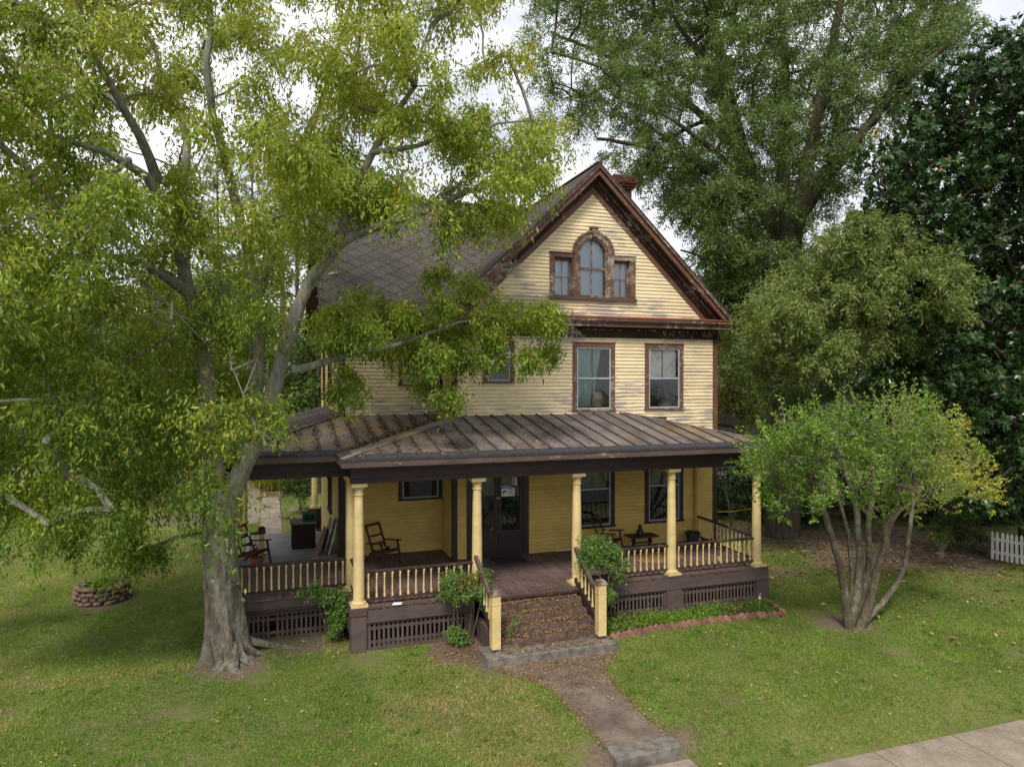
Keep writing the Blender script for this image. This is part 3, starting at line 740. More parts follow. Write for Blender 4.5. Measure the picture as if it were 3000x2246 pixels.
boxes('sill', M['fascia'], gw, (5.14, 7.645, YW - .10, YW + .12, 7.35, 7.43))
m = MB(); m.hexa([(cx0 - .05, YW - .13, 9.0), (cx0 + .05, YW - .13, 9.0), (cx0 + .05, YW, 9.0), (cx0 - .05, YW, 9.0), (cx0 - .085, YW - .13, 9.22), (cx0 + .085, YW - .13, 9.22), (cx0 + .085, YW, 9.22), (cx0 - .085, YW, 9.22)])
m.box(cx0 - .12, cx0 + .12, YW - .16, YW, 9.222, 9.27); m.build('keystone', M['trim_up'], gw)
sm = MB(); sy = YW + .06
sm.box(cx0 - .38, cx0 + .38, sy, sy + .03, 8.17, 8.225); sm.box(cx0 - .011, cx0 + .011, sy + .003, sy + .027, 7.5, 8.93); sm.box(cx0 - .37, cx0 + .37, sy + .002, sy + .03, 7.43, 7.50)
for (a, b) in ((5.31, 5.78), (7.0, 7.46)):
    sm.box((a + b) / 2 - .009, (a + b) / 2 + .009, sy, sy + .025, 7.5, 8.40); sm.box(a, b, sy + .002, sy + .023, 7.93, 7.95); sm.box(a, b, sy, sy + .03, 7.43, 7.49); sm.box(a, b, sy, sy + .03, 8.37, 8.44)
    sm.box(a, a + .04, sy + .001, sy + .031, 7.49, 8.37); sm.box(b - .04, b, sy + .001, sy + .031, 7.49, 8.37)
sm.build('sash', M['trim_worn'], gw)
poly = [(cx0 - .37, 7.5), (cx0 + .37, 7.5)] + [(cx0 + .37 * math.cos(math.pi * i / 14), 8.57 + .37 * math.sin(math.pi * i / 14)) for i in range(15)]
m = MB(); m.prism([(x, sy + .015, z) for x, z in poly], (0, .004, 0)); m.build('pane', M['glass'], gw)
for (a, b) in ((5.35, 5.74), (7.04, 7.42)):
    boxes('pane', M['glass'], gw, (a, b, sy + .015, sy + .019, 7.49, 8.37)); boxes('blind_or_dark_sheet', M['curtain_blue'], gw, (a - .05, b + .05, sy + .09, sy + .10, 7.4, 8.5))
m = MB(); m.prism([(x, sy + .09, z) for x, z in [(cx0 - .42, 7.4), (cx0 + .42, 7.4), (cx0 + .42, 8.9), (cx0 + .2, 9.05), (cx0 - .2, 9.05), (cx0 - .42, 8.9)]], (0, .01, 0)); m.build('blind_or_dark_sheet', M['curtain_blue'], gw)

# --- frieze, cornice, rake
boxes('frieze', M['soffit'], house, (2.60, 10.22, YW - .04, YW + .03, 6.385, 6.66))
boxes('frieze', M['soffit'], house, (-.02, 2.58, YR - .04, YR + .03, 6.345, 6.64))
dent = MB()
for k in range(110):
    x = 2.7 + k * .068
    if random.random() < .62: dent.box(x, x + random.uniform(.012, .03), YW - .052, YW - .041, 6.585, 6.585 + random.uniform(.012, .035))
dent.build('dentil_remnants', M['baluster'], house, kind='stuff')
m = MB(); m.box(2.24, 10.40, 2.52, YW - .0, 6.662, 6.76); m.box(2.22, 10.43, 2.475, YW, 6.761, 6.80); m.box(2.20, 10.46, 2.44, YW, 6.801, 6.875); m.build('cornice', M['trim_worn'], house)
m = MB(); m.prism([(2.19, 2.425, 6.876), (2.19, YW - .024, 6.876), (2.19, YW - .024, 6.965), (2.19, 2.425, 6.905)], (8.28, 0, 0)); m.build('cornice_cap', simple('red_metal_cap', lin(142, 78, 58), lin(110, 62, 50), (6, 20, 20), rough=0.55), house)
m = MB(); m.box(-.42, 2.24, 3.66, YR, 6.642, 6.74); m.box(-.44, 2.22, 3.62, YR, 6.741, 6.78); m.box(-.46, 2.2, 3.585, YR, 6.781, 6.845); m.build('cornice', M['trim_worn'], house)
boxes('eave_shade_strip', M['soffit'], house, (-.44, 2.25, 3.60, 3.63, 6.846, 6.945))  # dark strip, shade of the gap under the roof edge put into colour
boxes('cornice', M['trim_worn'], house, (10.19, 10.46, YW, 11.0, 6.68, 6.87))
def rake(name, mat, y0, y1, top, bot, xend_t, xend_b, parent=house, sides=(-1, 1)):
    for sgn in sides:
        m = MB()
        A, B = (AX, roof_z(AX) - top), (AX + sgn * xend_t, roof_z(AX + xend_t) - top)
        Cc, D = (AX + sgn * xend_b, roof_z(AX + xend_b) - bot), (AX, roof_z(AX) - bot)
        m.prism([(A[0], y0, A[1]), (B[0], y0, B[1]), (Cc[0], y0, Cc[1]), (D[0], y0, D[1])], (0, y1 - y0, 0))
        m.build(name, M[mat], parent)
rake('rake_board', 'trim_up', 2.45, 2.49, 0.06, 0.25, 3.97, 3.77)
rake('rake_crown', 'trim_worn', 2.395, 2.449, 0.0, 0.085, 4.05, 3.96)
rake('rake_soffit', 'soffit', 2.49, YW - .03, 0.17, 0.245, 3.86, 3.78)
rake('rake_frieze', 'trim_up', YW - .05, YW - .01, 0.246, 0.66, 3.77, 3.36)
rake('rake_bed_mould', 'soffit', YW - .12, YW - .051, 0.246, 0.47, 3.77, 3.55)
rake('rake_bead', 'trim_worn', YW - .16, YW - .121, 0.246, 0.32, 3.77, 3.69)
# --- roofs
m = MB(); m.prism([(AX, 2.38, roof_z(AX) + .045), (AX + 4.1, 2.38, roof_z(AX + 4.1) + .045), (AX + 4.1, 11.2, roof_z(AX + 4.1) + .045), (AX, 11.2, roof_z(AX) + .045)], (0, 0, -.045)); m.build('gable_roof_slope', M['shingle_old'], house)
gl = MB(); gl.prism([(AX, 2.38, roof_z(AX) + .03), (AX - 4.1, 2.38, roof_z(AX - 4.1) + .03), (AX - 4.1, 3.62, roof_z(AX - 4.1) + .03), (AX, 7.5, roof_z(AX) + .03)], (0, 0, -.03)); gl = gl.build('gable_roof_slope', M['shingle_old'], house)
for k in range(26):
    s0, s1 = k / 26, (k + 1) / 26 + .01
    xa, xb = AX - 4.12 * (1 - s0), AX - 4.12 * (1 - min(1, s1))
    ye0, ye1 = 3.62 + 3.88 * s0, 3.62 + 3.88 * min(1, s1)
    m = MB(); z0, z1 = roof_z(xa) + .032, roof_z(xb) + .032
    m.hexa([(xa, 2.375, z0), (xb, 2.375, z1), (xb, ye1, z1), (xa, ye0, z0), (xa, 2.375, z0 + .022), (xb, 2.375, z1 + .006), (xb, ye1, z1 + .006), (xa, ye0, z0 + .022)])
    m.build('shingle_course', M['shingle_old'], gl)
boxes('ridge_cap', M['shingle_old'], house, (AX - .07, AX + .07, 2.37, 11.2, roof_z(AX) + .03, roof_z(AX) + .065))
SL = math.atan2(3.75, 3.72); sl_len = math.hypot(3.75, 3.72)
def main_pt(u, v, h=0.0):       # u = x, v = metres up the slope
    return (u, 3.58 + v * math.cos(SL) - h * math.sin(SL), 6.95 + v * math.sin(SL) + h * math.cos(SL))
mr = MB(); mr.prism([main_pt(-.46, 0), main_pt(2.5, 0), main_pt(6.45, sl_len), main_pt(-.46, sl_len)], (0, 0, -.05)); mr = mr.build('main_roof_slope', M['seam'], house)
dm = MB(); HU, HV = .272, .205
dm.v = [(0, -HV, 0.016), (HU, 0, 0.010), (0, HV, 0.004), (-HU, 0, 0.010), (0, -HV, 0.004), (HU, 0, 0.0), (0, HV, -.004), (-HU, 0, 0.0)]
dm.f = [(0, 1, 2, 3), (7, 6, 5, 4), (0, 4, 5, 1), (1, 5, 6, 2), (2, 6, 7, 3), (3, 7, 4, 0)]
dme = dm.mesh('shingle', M['shingle'])
r = 0; v = .10
while v < sl_len - .1:
    u = -.30 + (HU * 1.02 if r % 2 else 0)
    while u < 6.6:
        xv = 2.45 + 3.95 * v / sl_len
        if u < xv + .1 and not (abs(u + .1) < .35 and 1.6 < v < 2.1 and random.random() < .5):
            link('shingle', dme, mr, main_pt(u, v, .004), (SL + random.uniform(-.006, .006), random.uniform(-.006, .006), random.uniform(-.012, .012)))
        u += 2 * HU * 1.02
    v += HV * 1.02; r += 1
m = MB(); m.prism([(-.46, 7.3, 10.72), (6.4, 7.3, 10.72), (6.4, 11.1, 6.9), (-.46, 11.1, 6.9)], (0, 0, -.05)); m.build('rear_roof_slope', M['shingle_old'], house)
m = MB(); m.bar((-.46, 7.3, 10.74), (6.4, 7.3, 10.74), .16, .05); m.build('ridge_cap', M['shingle_old'], house)
m = MB(); vp = lambda s, o, h: np.array(main_pt(2.48 + o + 3.95 * s, sl_len * s, h))
m.hexa([vp(0, -.10, .012), vp(0, .06, .012), vp(1, .06, .012), vp(1, -.10, .012), vp(0, -.10, .035), vp(0, .06, .06), vp(1, .06, .06), vp(1, -.10, .035)]); m.build('valley_flashing', M['flashing'], house)
m = MB()                                  # left end rake boards
for (ya, za, yb, zb) in ((3.56, 6.93, 7.3, 10.70), (11.04, 6.93, 7.3, 10.70)):
    m.hexa([(-.49, ya, za - .22), (-.455, ya, za - .22), (-.455, yb, zb - .22), (-.49, yb, zb - .22), (-.49, ya, za + .02), (-.455, ya, za + .02), (-.455, yb, zb + .02), (-.49, yb, zb + .02)])
m.build('rake_board', M['trim_dark'], house)
m = MB(); m.bar((-.42, 4.75, 7.92), (-.02, 4.5, 8.02), .05, .04); m.build('broken_lath', M['whitepaint'], house)
# --- chimney
chx, chy = 8.42, 5.25
ch = boxes('chimney', M['chimney'], house, (chx - .27, chx + .27, chy - .27, chy + .27, 8.0, 10.98), (chx - .31, chx + .31, chy - .31, chy + .31, 10.985, 11.06), (chx - .36, chx + .36, chy - .36, chy + .36, 11.065, 11.14), (chx - .40, chx + .40, chy - .40, chy + .40, 11.145, 11.21), (chx - .36, chx + .36, chy - .36, chy + .36, 11.215, 11.36))
boxes('chimney_cap', M['concrete_dark'], ch, (chx - .33, chx + .33, chy - .33, chy + .33, 11.362, 11.40))

# --- porch roof
EF, EL, ZE, SR = -.45, .72, 3.78, .188
zF = lambda x, y: ZE + SR * (y - EF)
zL = lambda x, y: ZE + SR * (y - EL)
zS = lambda x, y: ZE + SR * (x + .35)
zLS = lambda x, y: ZE + .25 * (x + 2.6)
zRS = lambda x, y: ZE + (9.68 - x) * (zF(0, 2.85) - ZE) / 2.38
proof = MB(); proof.box(2.75, 7.3, 2.80, 2.84, 4.30, 4.36); proof = proof.build('porch_roof', M['tar'], house)
def panel(poly, zf, name='roof_panel', lift=0.0):
    m = MB(); m.prism([(x, y, zf(x, y) + lift) for x, y in poly], (0, 0, -.018)); return m.build(name, M['metal'], proof)
def seam(a, b, zf):
    m = MB(); m.bar((a[0], a[1], zf(*a) + .013), (b[0], b[1], zf(*b) + .013), .026, .038); return m.build('roof_seam', M['seam'], proof)
hipR = lambda x: EF + (9.68 - x) * 3.3 / 2.38
hipL = lambda x: x - .10
xs = [-.35] + [5.19 + .398 * k for k in range(-13, 12) if -.3 < 5.19 + .398 * k < 9.6] + [9.68]
for a, b in zip(xs[:-1], xs[1:]):
    top = lambda x: max(EF + .001, min(2.84, hipL(x), hipR(x)))
    cuts = sorted({a, b} | {c for c in (2.95, 7.3) if a < c < b})
    poly = [(a, EF), (b, EF)] + [(c, top(c)) for c in reversed(cuts)]
    poly = [p for i, p in enumerate(poly) if i == 0 or abs(p[0] - poly[i-1][0]) + abs(p[1] - poly[i-1][1]) > .003]
    panel(poly, zF, lift=random.uniform(-.002, .003))
    if a > -.3: seam((a, min(EF + .24, top(a) - .01)), (a, top(a)), zF)
valL = lambda x: max(EL, x + 1.07)
hipLL = lambda x: EL + (x + 2.6) * (YR - EL) / 2.6
xs = [-2.6] + [-2.25 + .40 * k for k in range(12)] + [2.6]
for a, b in zip(xs[:-1], xs[1:]):
    lo, hi = valL, (lambda x: min(YR - .01, hipLL(x)))
    cuts = sorted({a, b} | {c for c in (-.35, 0.0) if a < c < b})
    low = [(c, lo(c)) for c in cuts]; up = [(c, max(hi(c), lo(c) + .001)) for c in reversed(cuts)]
    panel(low + up, zL, lift=random.uniform(-.002, .003))
    if hi(a) - lo(a) > .1: seam((a, max(lo(a), EL + .22)), (a, hi(a)), zL)
panel([(-.35, EF), (2.62, 2.72), (2.62, 3.69), (-.35, EL)], zS, lift=.001)
panel([(2.62, 2.72), (2.745, 2.845), (2.62, 2.845)], zS, lift=.001)
m = MB(); m.bar((-.35, EF, ZE + .015), (2.94, 2.84, zF(0, 2.84) + .015), .10, .03); m.build('hip_cap', M['metal'], proof)
m = MB(); m.bar((9.68, EF, ZE + .015), (7.3, 2.84, zF(0, 2.84) + .015), .10, .03); m.build('hip_cap', M['metal'], proof)
m = MB(); m.bar((-2.6, EL, ZE + .02), (0, YR, zL(0, YR) + .02), .12, .025); m.build('hip_cap', M['metal'], proof)
for k in range(16):                       # shingled left slope
    x0, x1 = -2.62 + .164 * k, -2.62 + .164 * (k + 1) + .012
    y0, y1 = EL + (x0 + 2.6) * (YR - EL) / 2.6, EL + (x1 + 2.6) * (YR - EL) / 2.6
    m = MB(); m.hexa([(x0, y0, zLS(x0, 0) - .01), (x1, y1, zLS(x1, 0) - .01), (x1, 9.0, zLS(x1, 0) - .01), (x0, 9.0, zLS(x0, 0) - .01), (x0, y0, zLS(x0, 0) + .025), (x1, y1, zLS(x1, 0) + .008), (x1, 9.0, zLS(x1, 0) + .008), (x0, 9.0, zLS(x0, 0) + .025)])
    m.build('shingle_course', M['shingle_old'], proof)
panel([(9.68, EF), (9.68, 2.84), (7.3, 2.84)], zRS)
m = MB()                                  # tar strips along the eaves
m.prism([(-.38, EF - .03, ZE - .0), (9.71, EF - .03, ZE), (9.52, EF + .24, zF(0, EF + .24) + .012), (-.12, EF + .24, zF(0, EF + .24) + .012)], (0, 0, .014))
m.prism([(-.38, EF - .03, ZE + .001), (-.12, EF + .24, zS(-.12, 0) + .013), (-.12, EL + .24, zS(-.12, 0) + .013), (-.38, EL - .03, ZE + .001)], (0, 0, .014))
m.prism([(-2.63, EL - .03, ZE), (-.36, EL - .03, ZE), (-.10, EL + .22, zL(0, EL + .22) + .012), (-2.45, EL + .22, zL(0, EL + .22) + .012)], (0, 0, .014))
m.prism([(9.71, EF - .03, ZE + .001), (9.71, 2.8, ZE + .001), (9.5, 2.8, zRS(9.5, 0) + .013), (9.5, EF + .25, zRS(9.5, 0) + .013)], (0, 0, .014))
m.build('tar_strip', M['tar'], proof)
m = MB()
m.box(-.385, 9.715, EF - .035, EF - .0, ZE - .035, ZE - .001); m.box(-2.63, -.386, EL - .035, EL, ZE - .035, ZE - .001); m.build('tar_edge', M['tar'], proof)
m = MB()
m.box(-.37, 9.70, EF - .02, EF + .015, 3.625, ZE - .036); m.box(-.37, -.335, EF + .015, EL - .02, 3.625, ZE - .036); m.box(-2.62, -.37, EL - .021, EL + .015, 3.626, ZE - .036); m.box(-2.62, -2.585, EL + .015, 9.0, 3.625, ZE - .036); m.box(9.665, 9.70, EF + .015, YW - .03, 3.625, ZE - .036)
m.build('porch_fascia', M['fascia'], house)
m = MB(); m.box(-.335, 9.665, EF + .016, 2.8, 3.60, 3.624); m.box(-2.585, -.336, EL + .016, YR - .05, 3.60, 3.624); m.box(-.336, 2.55, 2.801, YR - .05, 3.60, 3.624); m.box(-2.585, -.04, YR - .049, 9.0, 3.60, 3.624); m.build('porch_ceiling', M['trim_dark'], house)
XA, XB, XC, XD, XE = 0.0, 2.407, 4.652, 7.008, 9.327
CY2 = 1.17
m = MB()
def beam_run(m, x0, x1, y0, y1, ax):
    for (w, z0, z1) in ((.105, 3.27, 3.33), (.12, 3.331, 3.36), (.10, 3.361, 3.50), (.125, 3.501, 3.53), (.15, 3.531, 3.599)):
        if ax == 'x': m.box(x0, x1, y0 - w, y0 + w, z0, z1)
        else: m.box(x0 - w, x0 + w, y0, y1, z0, z1)
beam_run(m, -.16, 9.5, 0, 0, 'x'); beam_run(m, 0, 0, .16, CY2 - .16, 'y'); beam_run(m, -2.5, .16, CY2, CY2, 'x'); beam_run(m, 9.36, 9.36, .16, YW - .04, 'y'); beam_run(m, -2.36, -2.36, CY2 + .16, 8.8, 'y')
m.build('porch_beam', M['trim_dark'], house)

# --- columns
shaft = MB(); prof = []
for i in range(13):
    t = i / 12; prof.append((0.107 - .021 * t ** 1.6 + .003 * math.sin(t * math.pi), .10 + t * 2.06))
shaft.lathe(prof, 22); shaft_me = shaft.mesh('shaft', M['column'], True)
basem = MB(); basem.lathe([(.135, .045), (.148, .055), (.150, .075), (.140, .092), (.122, .10)], 22); base_me = basem.mesh('base_ring', M['column'], True)
plm = MB(); plm.box(-.165, .165, -.165, .165, 0, .045); pl_me = plm.mesh('plinth', M['column'])
capm = MB(); capm.lathe([(.090, 2.16), (.104, 2.165), (.104, 2.185), (.092, 2.19), (.092, 2.27), (.098, 2.275), (.128, 2.32), (.130, 2.335)], 22); capm.box(-.15, .15, -.15, .15, 2.336, 2.40); cap_me = capm.mesh('capital', M['column'], True)
def column(x, y):
    c = link('porch_column', shaft_me, house, (x, y, FL), (0, 0, random.uniform(0, 6)))
    for nm, me in (('plinth', pl_me), ('base_ring', base_me), ('capital', cap_me)):
        o = link(nm, me, c, (x, y, FL)); o.location = (0, 0, 0); o.rotation_euler = (0, 0, -c.rotation_euler[2])
for (x, y) in ((XA, 0), (XB, 0), (XC, 0), (XD, 0), (XE, 0), (-.02, CY2), (-2.36, CY2), (-2.38, 4.75), (-2.36, 8.4)): column(x, y)
# --- railings
bal = MB(); bal.box(-.019, .019, -.019, .019, 0, .06); bal.box(-.019, .019, -.019, .019, .44, .49)
bal.lathe([(.016, .06), (.021, .075), (.014, .09), (.019, .12), (.020, .17), (.013, .37), (.019, .385), (.013, .40), (.018, .43), (.018, .44)], 8)
bal_me = bal.mesh('baluster', M['baluster'], True)
def railing(a, b, n, zb=1.0, name='railing', sag=0.0):
    """level railing from a to b with n balusters"""
    a, b = Vector((a[0], a[1], 0)), Vector((b[0], b[1], 0)); d = (b - a); L = d.length; d.normalize()
    m = MB(); q = lambda p, z: (p.x, p.y, z)
    m.bar(q(a, zb + .53), q(b, zb + .53), .085, .03); m.bar(q(a, zb + .507), q(b, zb + .507), .055, .02)
    r = m.build(name, M['rail'], house)
    m = MB(); m.bar(q(a, zb - .02), q(b, zb - .02), .06, .045); m.build('bottom_rail', M['rail'], r)
    mid = (a + b) / 2
    boxes('support_block', M['rail'], r, (mid.x - .02, mid.x + .02, mid.y - .02, mid.y + .02, FL + .002, zb - .04))
    ang = math.atan2(d.y, d.x)
    for k in range(n):
        p = a + d * (L * (k + .5) / n)
        link('baluster', bal_me, r, (p.x, p.y, zb + .005), (random.uniform(-.012, .012), random.uniform(-.012, .012), ang + random.uniform(-.1, .1)))
railing((XA + .11, 0), (XB - .10, 0), 14); railing((XC + .11, 0), (XD - .10, 0), 14); railing((XD + .11, 0), (XE - .10, 0), 13)
railing((XE + .05, .12), (9.52, YW - .10), 15); railing((-.12, CY2), (-2.25, CY2), 15); railing((-.01, .12), (-.02, CY2 - .12), 5)
# rear left: short railing to a newel
nw = boxes('newel_post', M['baluster'], house, (-1.90, -1.76, 4.68, 4.82, FL, 1.44))
m = MB(); m.hexa([(-1.93, 4.65, 1.44), (-1.73, 4.65, 1.44), (-1.73, 4.85, 1.44), (-1.93, 4.85, 1.44), (-1.91, 4.67, 1.56), (-1.75, 4.67, 1.56), (-1.75, 4.83, 1.56), (-1.91, 4.83, 1.56)]); m.lathe([(.07, 0), (.09, .02), (.05, .05)], 8, (-1.83, 4.75, 1.56)); m.build('newel_cap', M['trim_dark'], nw)
railing((-1.91, 4.75), (-2.28, 4.75), 3, zb=.93)
railing((-2.38, 1.3), (-2.38, 4.6), 20)
# --- floor
fb = MB(); x = -.17
while x < 9.52:
    w = .083; y0 = -.16 + random.uniform(-.015, .012) - (.17 if XB + .1 < x < XC - .12 else 0)
    y1 = YW if x > 2.62 else YR
    fb.box(x + .003, x + w - .003, y0, y1, FL - .028, FL + random.uniform(-.0015, .0015)); x += w
x = -2.52
while x < -.18:
    fb.box(x + .001, x + .082, 1.0 + random.uniform(-.012, .012), 3.6, FL - .028, FL + random.uniform(-.0015, .0015)); x += .083
porch = boxes('porch_floor', M['trim_dark'], house, (-.15, 9.48, -.10, YR, FL - .12, FL - .03), (-2.5, -.151, 1.05, 3.6, FL - .12, FL - .03))
fb.build('floor_boards', M['floor'], porch, kind='stuff')
boxes('grey_floor', M['floor_grey'], house, (-2.52, -.02, 3.602, 7.3, FL - .3, FL))
boxes('floor_edging', M['whitepaint'], porch, (5.35, 7.2, YW - .055, YW - .022, FL + .002, FL + .02), (7.25, 9.3, YW - .10, YW - .022, FL + .002, FL + .016))
sk = MB()
for (a, b) in ((.13, 2.32), (4.72, 9.56)): sk.box(a, b, -.145, -.11, .585, FL - .03); sk.box(a, b, -.165, -.11, .565, .586)
sk.box(-2.5, -.17, 1.03, 1.06, .585, FL - .03); sk.box(-2.5, -.17, 1.0, 1.06, .56, .586); sk.box(9.50, 9.53, -.1, YW, .585, FL - .03); sk.box(-.17, -.14, -.09, 1.0, .3, FL - .03)
sk.build('skirt_board', M['skirt'], house)
boxes('loose_plank', M['rail'], house, (-2.45, -.2, .93, .99, .62, .66))
def pier(x0, x1, z1=.56, y=-.15):
    boxes('pier', M['skirt'], house, (x0, x1, y, y + .3, -.1, z1))
pier(-.165, .125, FL - .15, -.17); pier(6.80, 7.18); pier(9.22, 9.58, .56, -.15); pier(4.62, 4.80, .56, -.12); pier(2.16, 2.32, .56, -.12); pier(-2.5, -2.3, .56, 1.04)
boxes('pier_cap', M['fascia'], house, (-.19, .13, -.19, .12, FL - .148, FL - .03))
slat = MB(); slat.box(-.023, .023, -.006, .006, 0, .47); slat_me = slat.mesh('slat', M['skirt'])
def lattice(x0, x1, y, drop=()):
    l = boxes('lattice_panel', M['skirt'], house, (x0, x1, y - .012, y + .012, .515, .562), (x0, x1, y - .012, y + .012, -.05, .062), (x0, x0 + .09, y - .013, y + .013, .062, .515), (x1 - .05, x1, y - .013, y + .013, .062, .515))
    boxes('lattice_rail', M['skirt'], l, (x0 + .09, x1 - .05, y + .0065, y + .016, .402, .46)); boxes('lattice_rail', M['skirt'], l, (x0 + .09, x1 - .05, y + .0065, y + .016, .132, .192))
    x = x0 + .09 + .069; k = 0
    while x < x1 - .06:
        if k not in drop: link('slat', slat_me, l, (x, y, .055), (0, random.uniform(-.012, .012), 0))
        x += .0925; k += 1
lattice(.13, 2.16, -.10); lattice(4.80, 6.80, -.10); lattice(7.18, 9.22, -.10); lattice(-2.3, -.18, 1.08, drop=(6,))
boxes('under_porch_shade', M['dark_room'], house, (-.1, 9.4, .45, .5, -.1, .8), (-2.4, -.12, 1.6, 1.65, -.1, .8))  # near-black sheets added behind the lattice as painted shade
# --- steps of brick with cheek walls
steps = MB()
T = [(.306, -1.27), (.447, -1.03), (.588, -.79), (.729, -.55)]
for (z, y) in T: steps.box(2.47, 4.52, y + .012, -.12, -.05, z - .012)
steps.box(2.36, 2.469, -1.15, -.12, -.05, .42); steps.box(4.521, 4.63, -1.15, -.12, -.05, .42)
steps = steps.build('porch_steps', M['mortar'], house)
bk = MB(); bk.box(0, .196, 0, .095, 0, .064); bk_me = bk.mesh('brick', M['stepbrick'])
for i, (z, y) in enumerate(T):
    for c in range(2):
        x = 2.47 - (.1 if c else 0)
        while x < 4.50:
            L = .205
            x0, x1 = max(x, 2.468), min(x + .197, 4.523)
            if x1 - x0 > .05:
                o = link('brick', bk_me, steps, (x0, y + random.uniform(-.006, .006), z - .070 - .0705 * (1 - c)), (0, 0, random.uniform(-.012, .012)), ((x1 - x0) / .196, 1, 1))
            x += L
m = MB(); m.box(2.44, 4.55, -.33, -.30, FL - .075, FL - .028); m.box(2.44, 4.55, -.30, -.1, FL - .135, FL - .03); m.build('step_nosing', M['rail'], steps)
def stair_rail(x, sgn):
    n = boxes('newel_post', M['baluster'], house, (x - .085, x + .085, -1.42, -1.25, .225, 1.24))
    boxes('newel_base', M['rail'], n, (x - .088, x + .088, -1.423, -1.247, .166, .224))
    boxes('newel_collar', M['baluster'], n, (x - .092, x + .092, -1.427, -1.243, 1.05, 1.065))
    m = MB(); m.hexa([(x - .11, -1.445, 1.24), (x + .11, -1.445, 1.24), (x + .11, -1.225, 1.24), (x - .11, -1.225, 1.24), (x - .07, -1.405, 1.31), (x + .07, -1.405, 1.31), (x + .07, -1.265, 1.31), (x - .07, -1.265, 1.31)]); m.build('newel_cap', M['trim_worn'], n)
    xt = x + sgn * .0
    m = MB()
    pts = [(x, -1.25, 1.10), (x, -.95, 1.13), (x, -.55, 1.38), (x + .02 * sgn, -.08, 1.66)]
    for a, b in zip(pts[:-1], pts[1:]): m.bar(a, b, .075, .07)
    r = m.build('stair_rail', M['fascia'], house)
    m = MB(); m.bar((x, -1.25, .42), (x, -.10, .98), .05, .13); m.build('stair_stringer', M['trim_dark'], r)
    for k in range(6):
        y = -1.13 + k * .17; zb = .49 + (y + 1.25) * .487 + .03
        zt = np.interp(y, [p[1] for p in pts], [p[2] for p in pts]) - .03
        link('baluster', bal_me, r, (x, y, zb), (0, 0, 0), (1, 1, (zt - zb) / .49))
stair_rail(2.375, -1); stair_rail(4.575, 1)
# --- front door
dr = MB(); dr.box(2.96, 3.11, YW - .055, YW + .05, FL, 3.3); dr.box(4.43, 4.585, YW - .055, YW + .05, FL, 3.3); dr.box(3.11, 4.43, YW - .05, YW + .05, 3.1, 3.3); dr.box(3.11, 4.43, YW - .08, YW + .05, FL + .001, FL + .05)
dr = dr.build('front_door', M['door'], house)
for (a, b) in ((3.11, 3.765), (3.775, 4.43)):
    lf = boxes('door_leaf', M['door'], dr, (a, a + .085, YW - .03, YW + .01, FL + .05, 3.1), (b - .085, b, YW - .03, YW + .01, FL + .05, 3.1), (a + .085, b - .085, YW - .03, YW + .01, FL + .05, 1.50), (a + .085, b - .085, YW - .03, YW + .01, 2.98, 3.1), (a + .085, b - .085, YW - .025, YW + .005, 2.335, 2.375))
    boxes('pane', M['glass'], lf, (a + .085, b - .085, YW - .012, YW - .008, 1.50, 2.335)); boxes('pane', M['glass'], lf, (a + .085, b - .085, YW - .012, YW - .008, 2.375, 2.98))
    boxes('door_glass_backing', M['curtain_reflection_green'], lf, (a, b, YW + .10, YW + .12, 2.33, 3.1)); boxes('door_glass_backing', M['dark_room'], lf, (a, b, YW + .10, YW + .12, FL + .05, 2.329))  # upper panel's green paints in the glass reflection, lower panel's black the dark inside
boxes('door_handle', M['lantern'], dr, (3.80, 3.83, YW - .06, YW - .03, 1.9, 2.06))
boxes('door_closer', M['storm'], dr, (3.72, 3.82, YW - .06, YW - .031, 2.31, 2.34))
# notice on the door
sg = empty('notice_sign', (4.03, YW - .036, 2.36), 'white and blue NOTICE sign with a camera symbol taped to the front door', 'sign')
boxes('panel', M['signwhite'], sg, (3.86, 4.205, YW - .040, YW - .034, 2.36, 2.635))
boxes('header', M['signblue'], sg, (3.868, 4.197, YW - .043, YW - .0405, 2.555, 2.625))
m = MB(); m.hexa([(3.885, YW - .043, 2.44), (3.985, YW - .043, 2.47), (3.985, YW - .0405, 2.47), (3.885, YW - .0405, 2.44), (3.88, YW - .043, 2.485), (3.975, YW - .043, 2.515), (3.975, YW - .0405, 2.515), (3.88, YW - .0405, 2.485)]); m.box(3.89, 3.905, YW - .043, YW - .0405, 2.39, 2.44); m.build('camera_symbol', M['ink'], sg)
m = MB()
for k in range(4): m.box(4.01 + (.03 if k % 2 else 0), 4.185 - (.02 if k == 2 else 0), YW - .043, YW - .0405, 2.525 - k * .04, 2.537 - k * .04)
m.build('small_print', M['ink'], sg)
cu = bpy.data.curves.new('notice_text', 'FONT'); cu.body = 'NOTICE'; cu.size = .075; cu.align_x = 'CENTER'; cu.extrude = .001
to = bpy.data.objects.new('notice_text', cu); COL.objects.link(to)
dg = bpy.context.evaluated_depsgraph_get(); tme = bpy.data.meshes.new_from_object(to.evaluated_get(dg)); bpy.data.objects.remove(to)
tme.materials.append(M['signwhite'])
to = link('lettering', tme, sg, (4.03, YW - .0445, 2.563), (math.pi / 2, 0, 0))

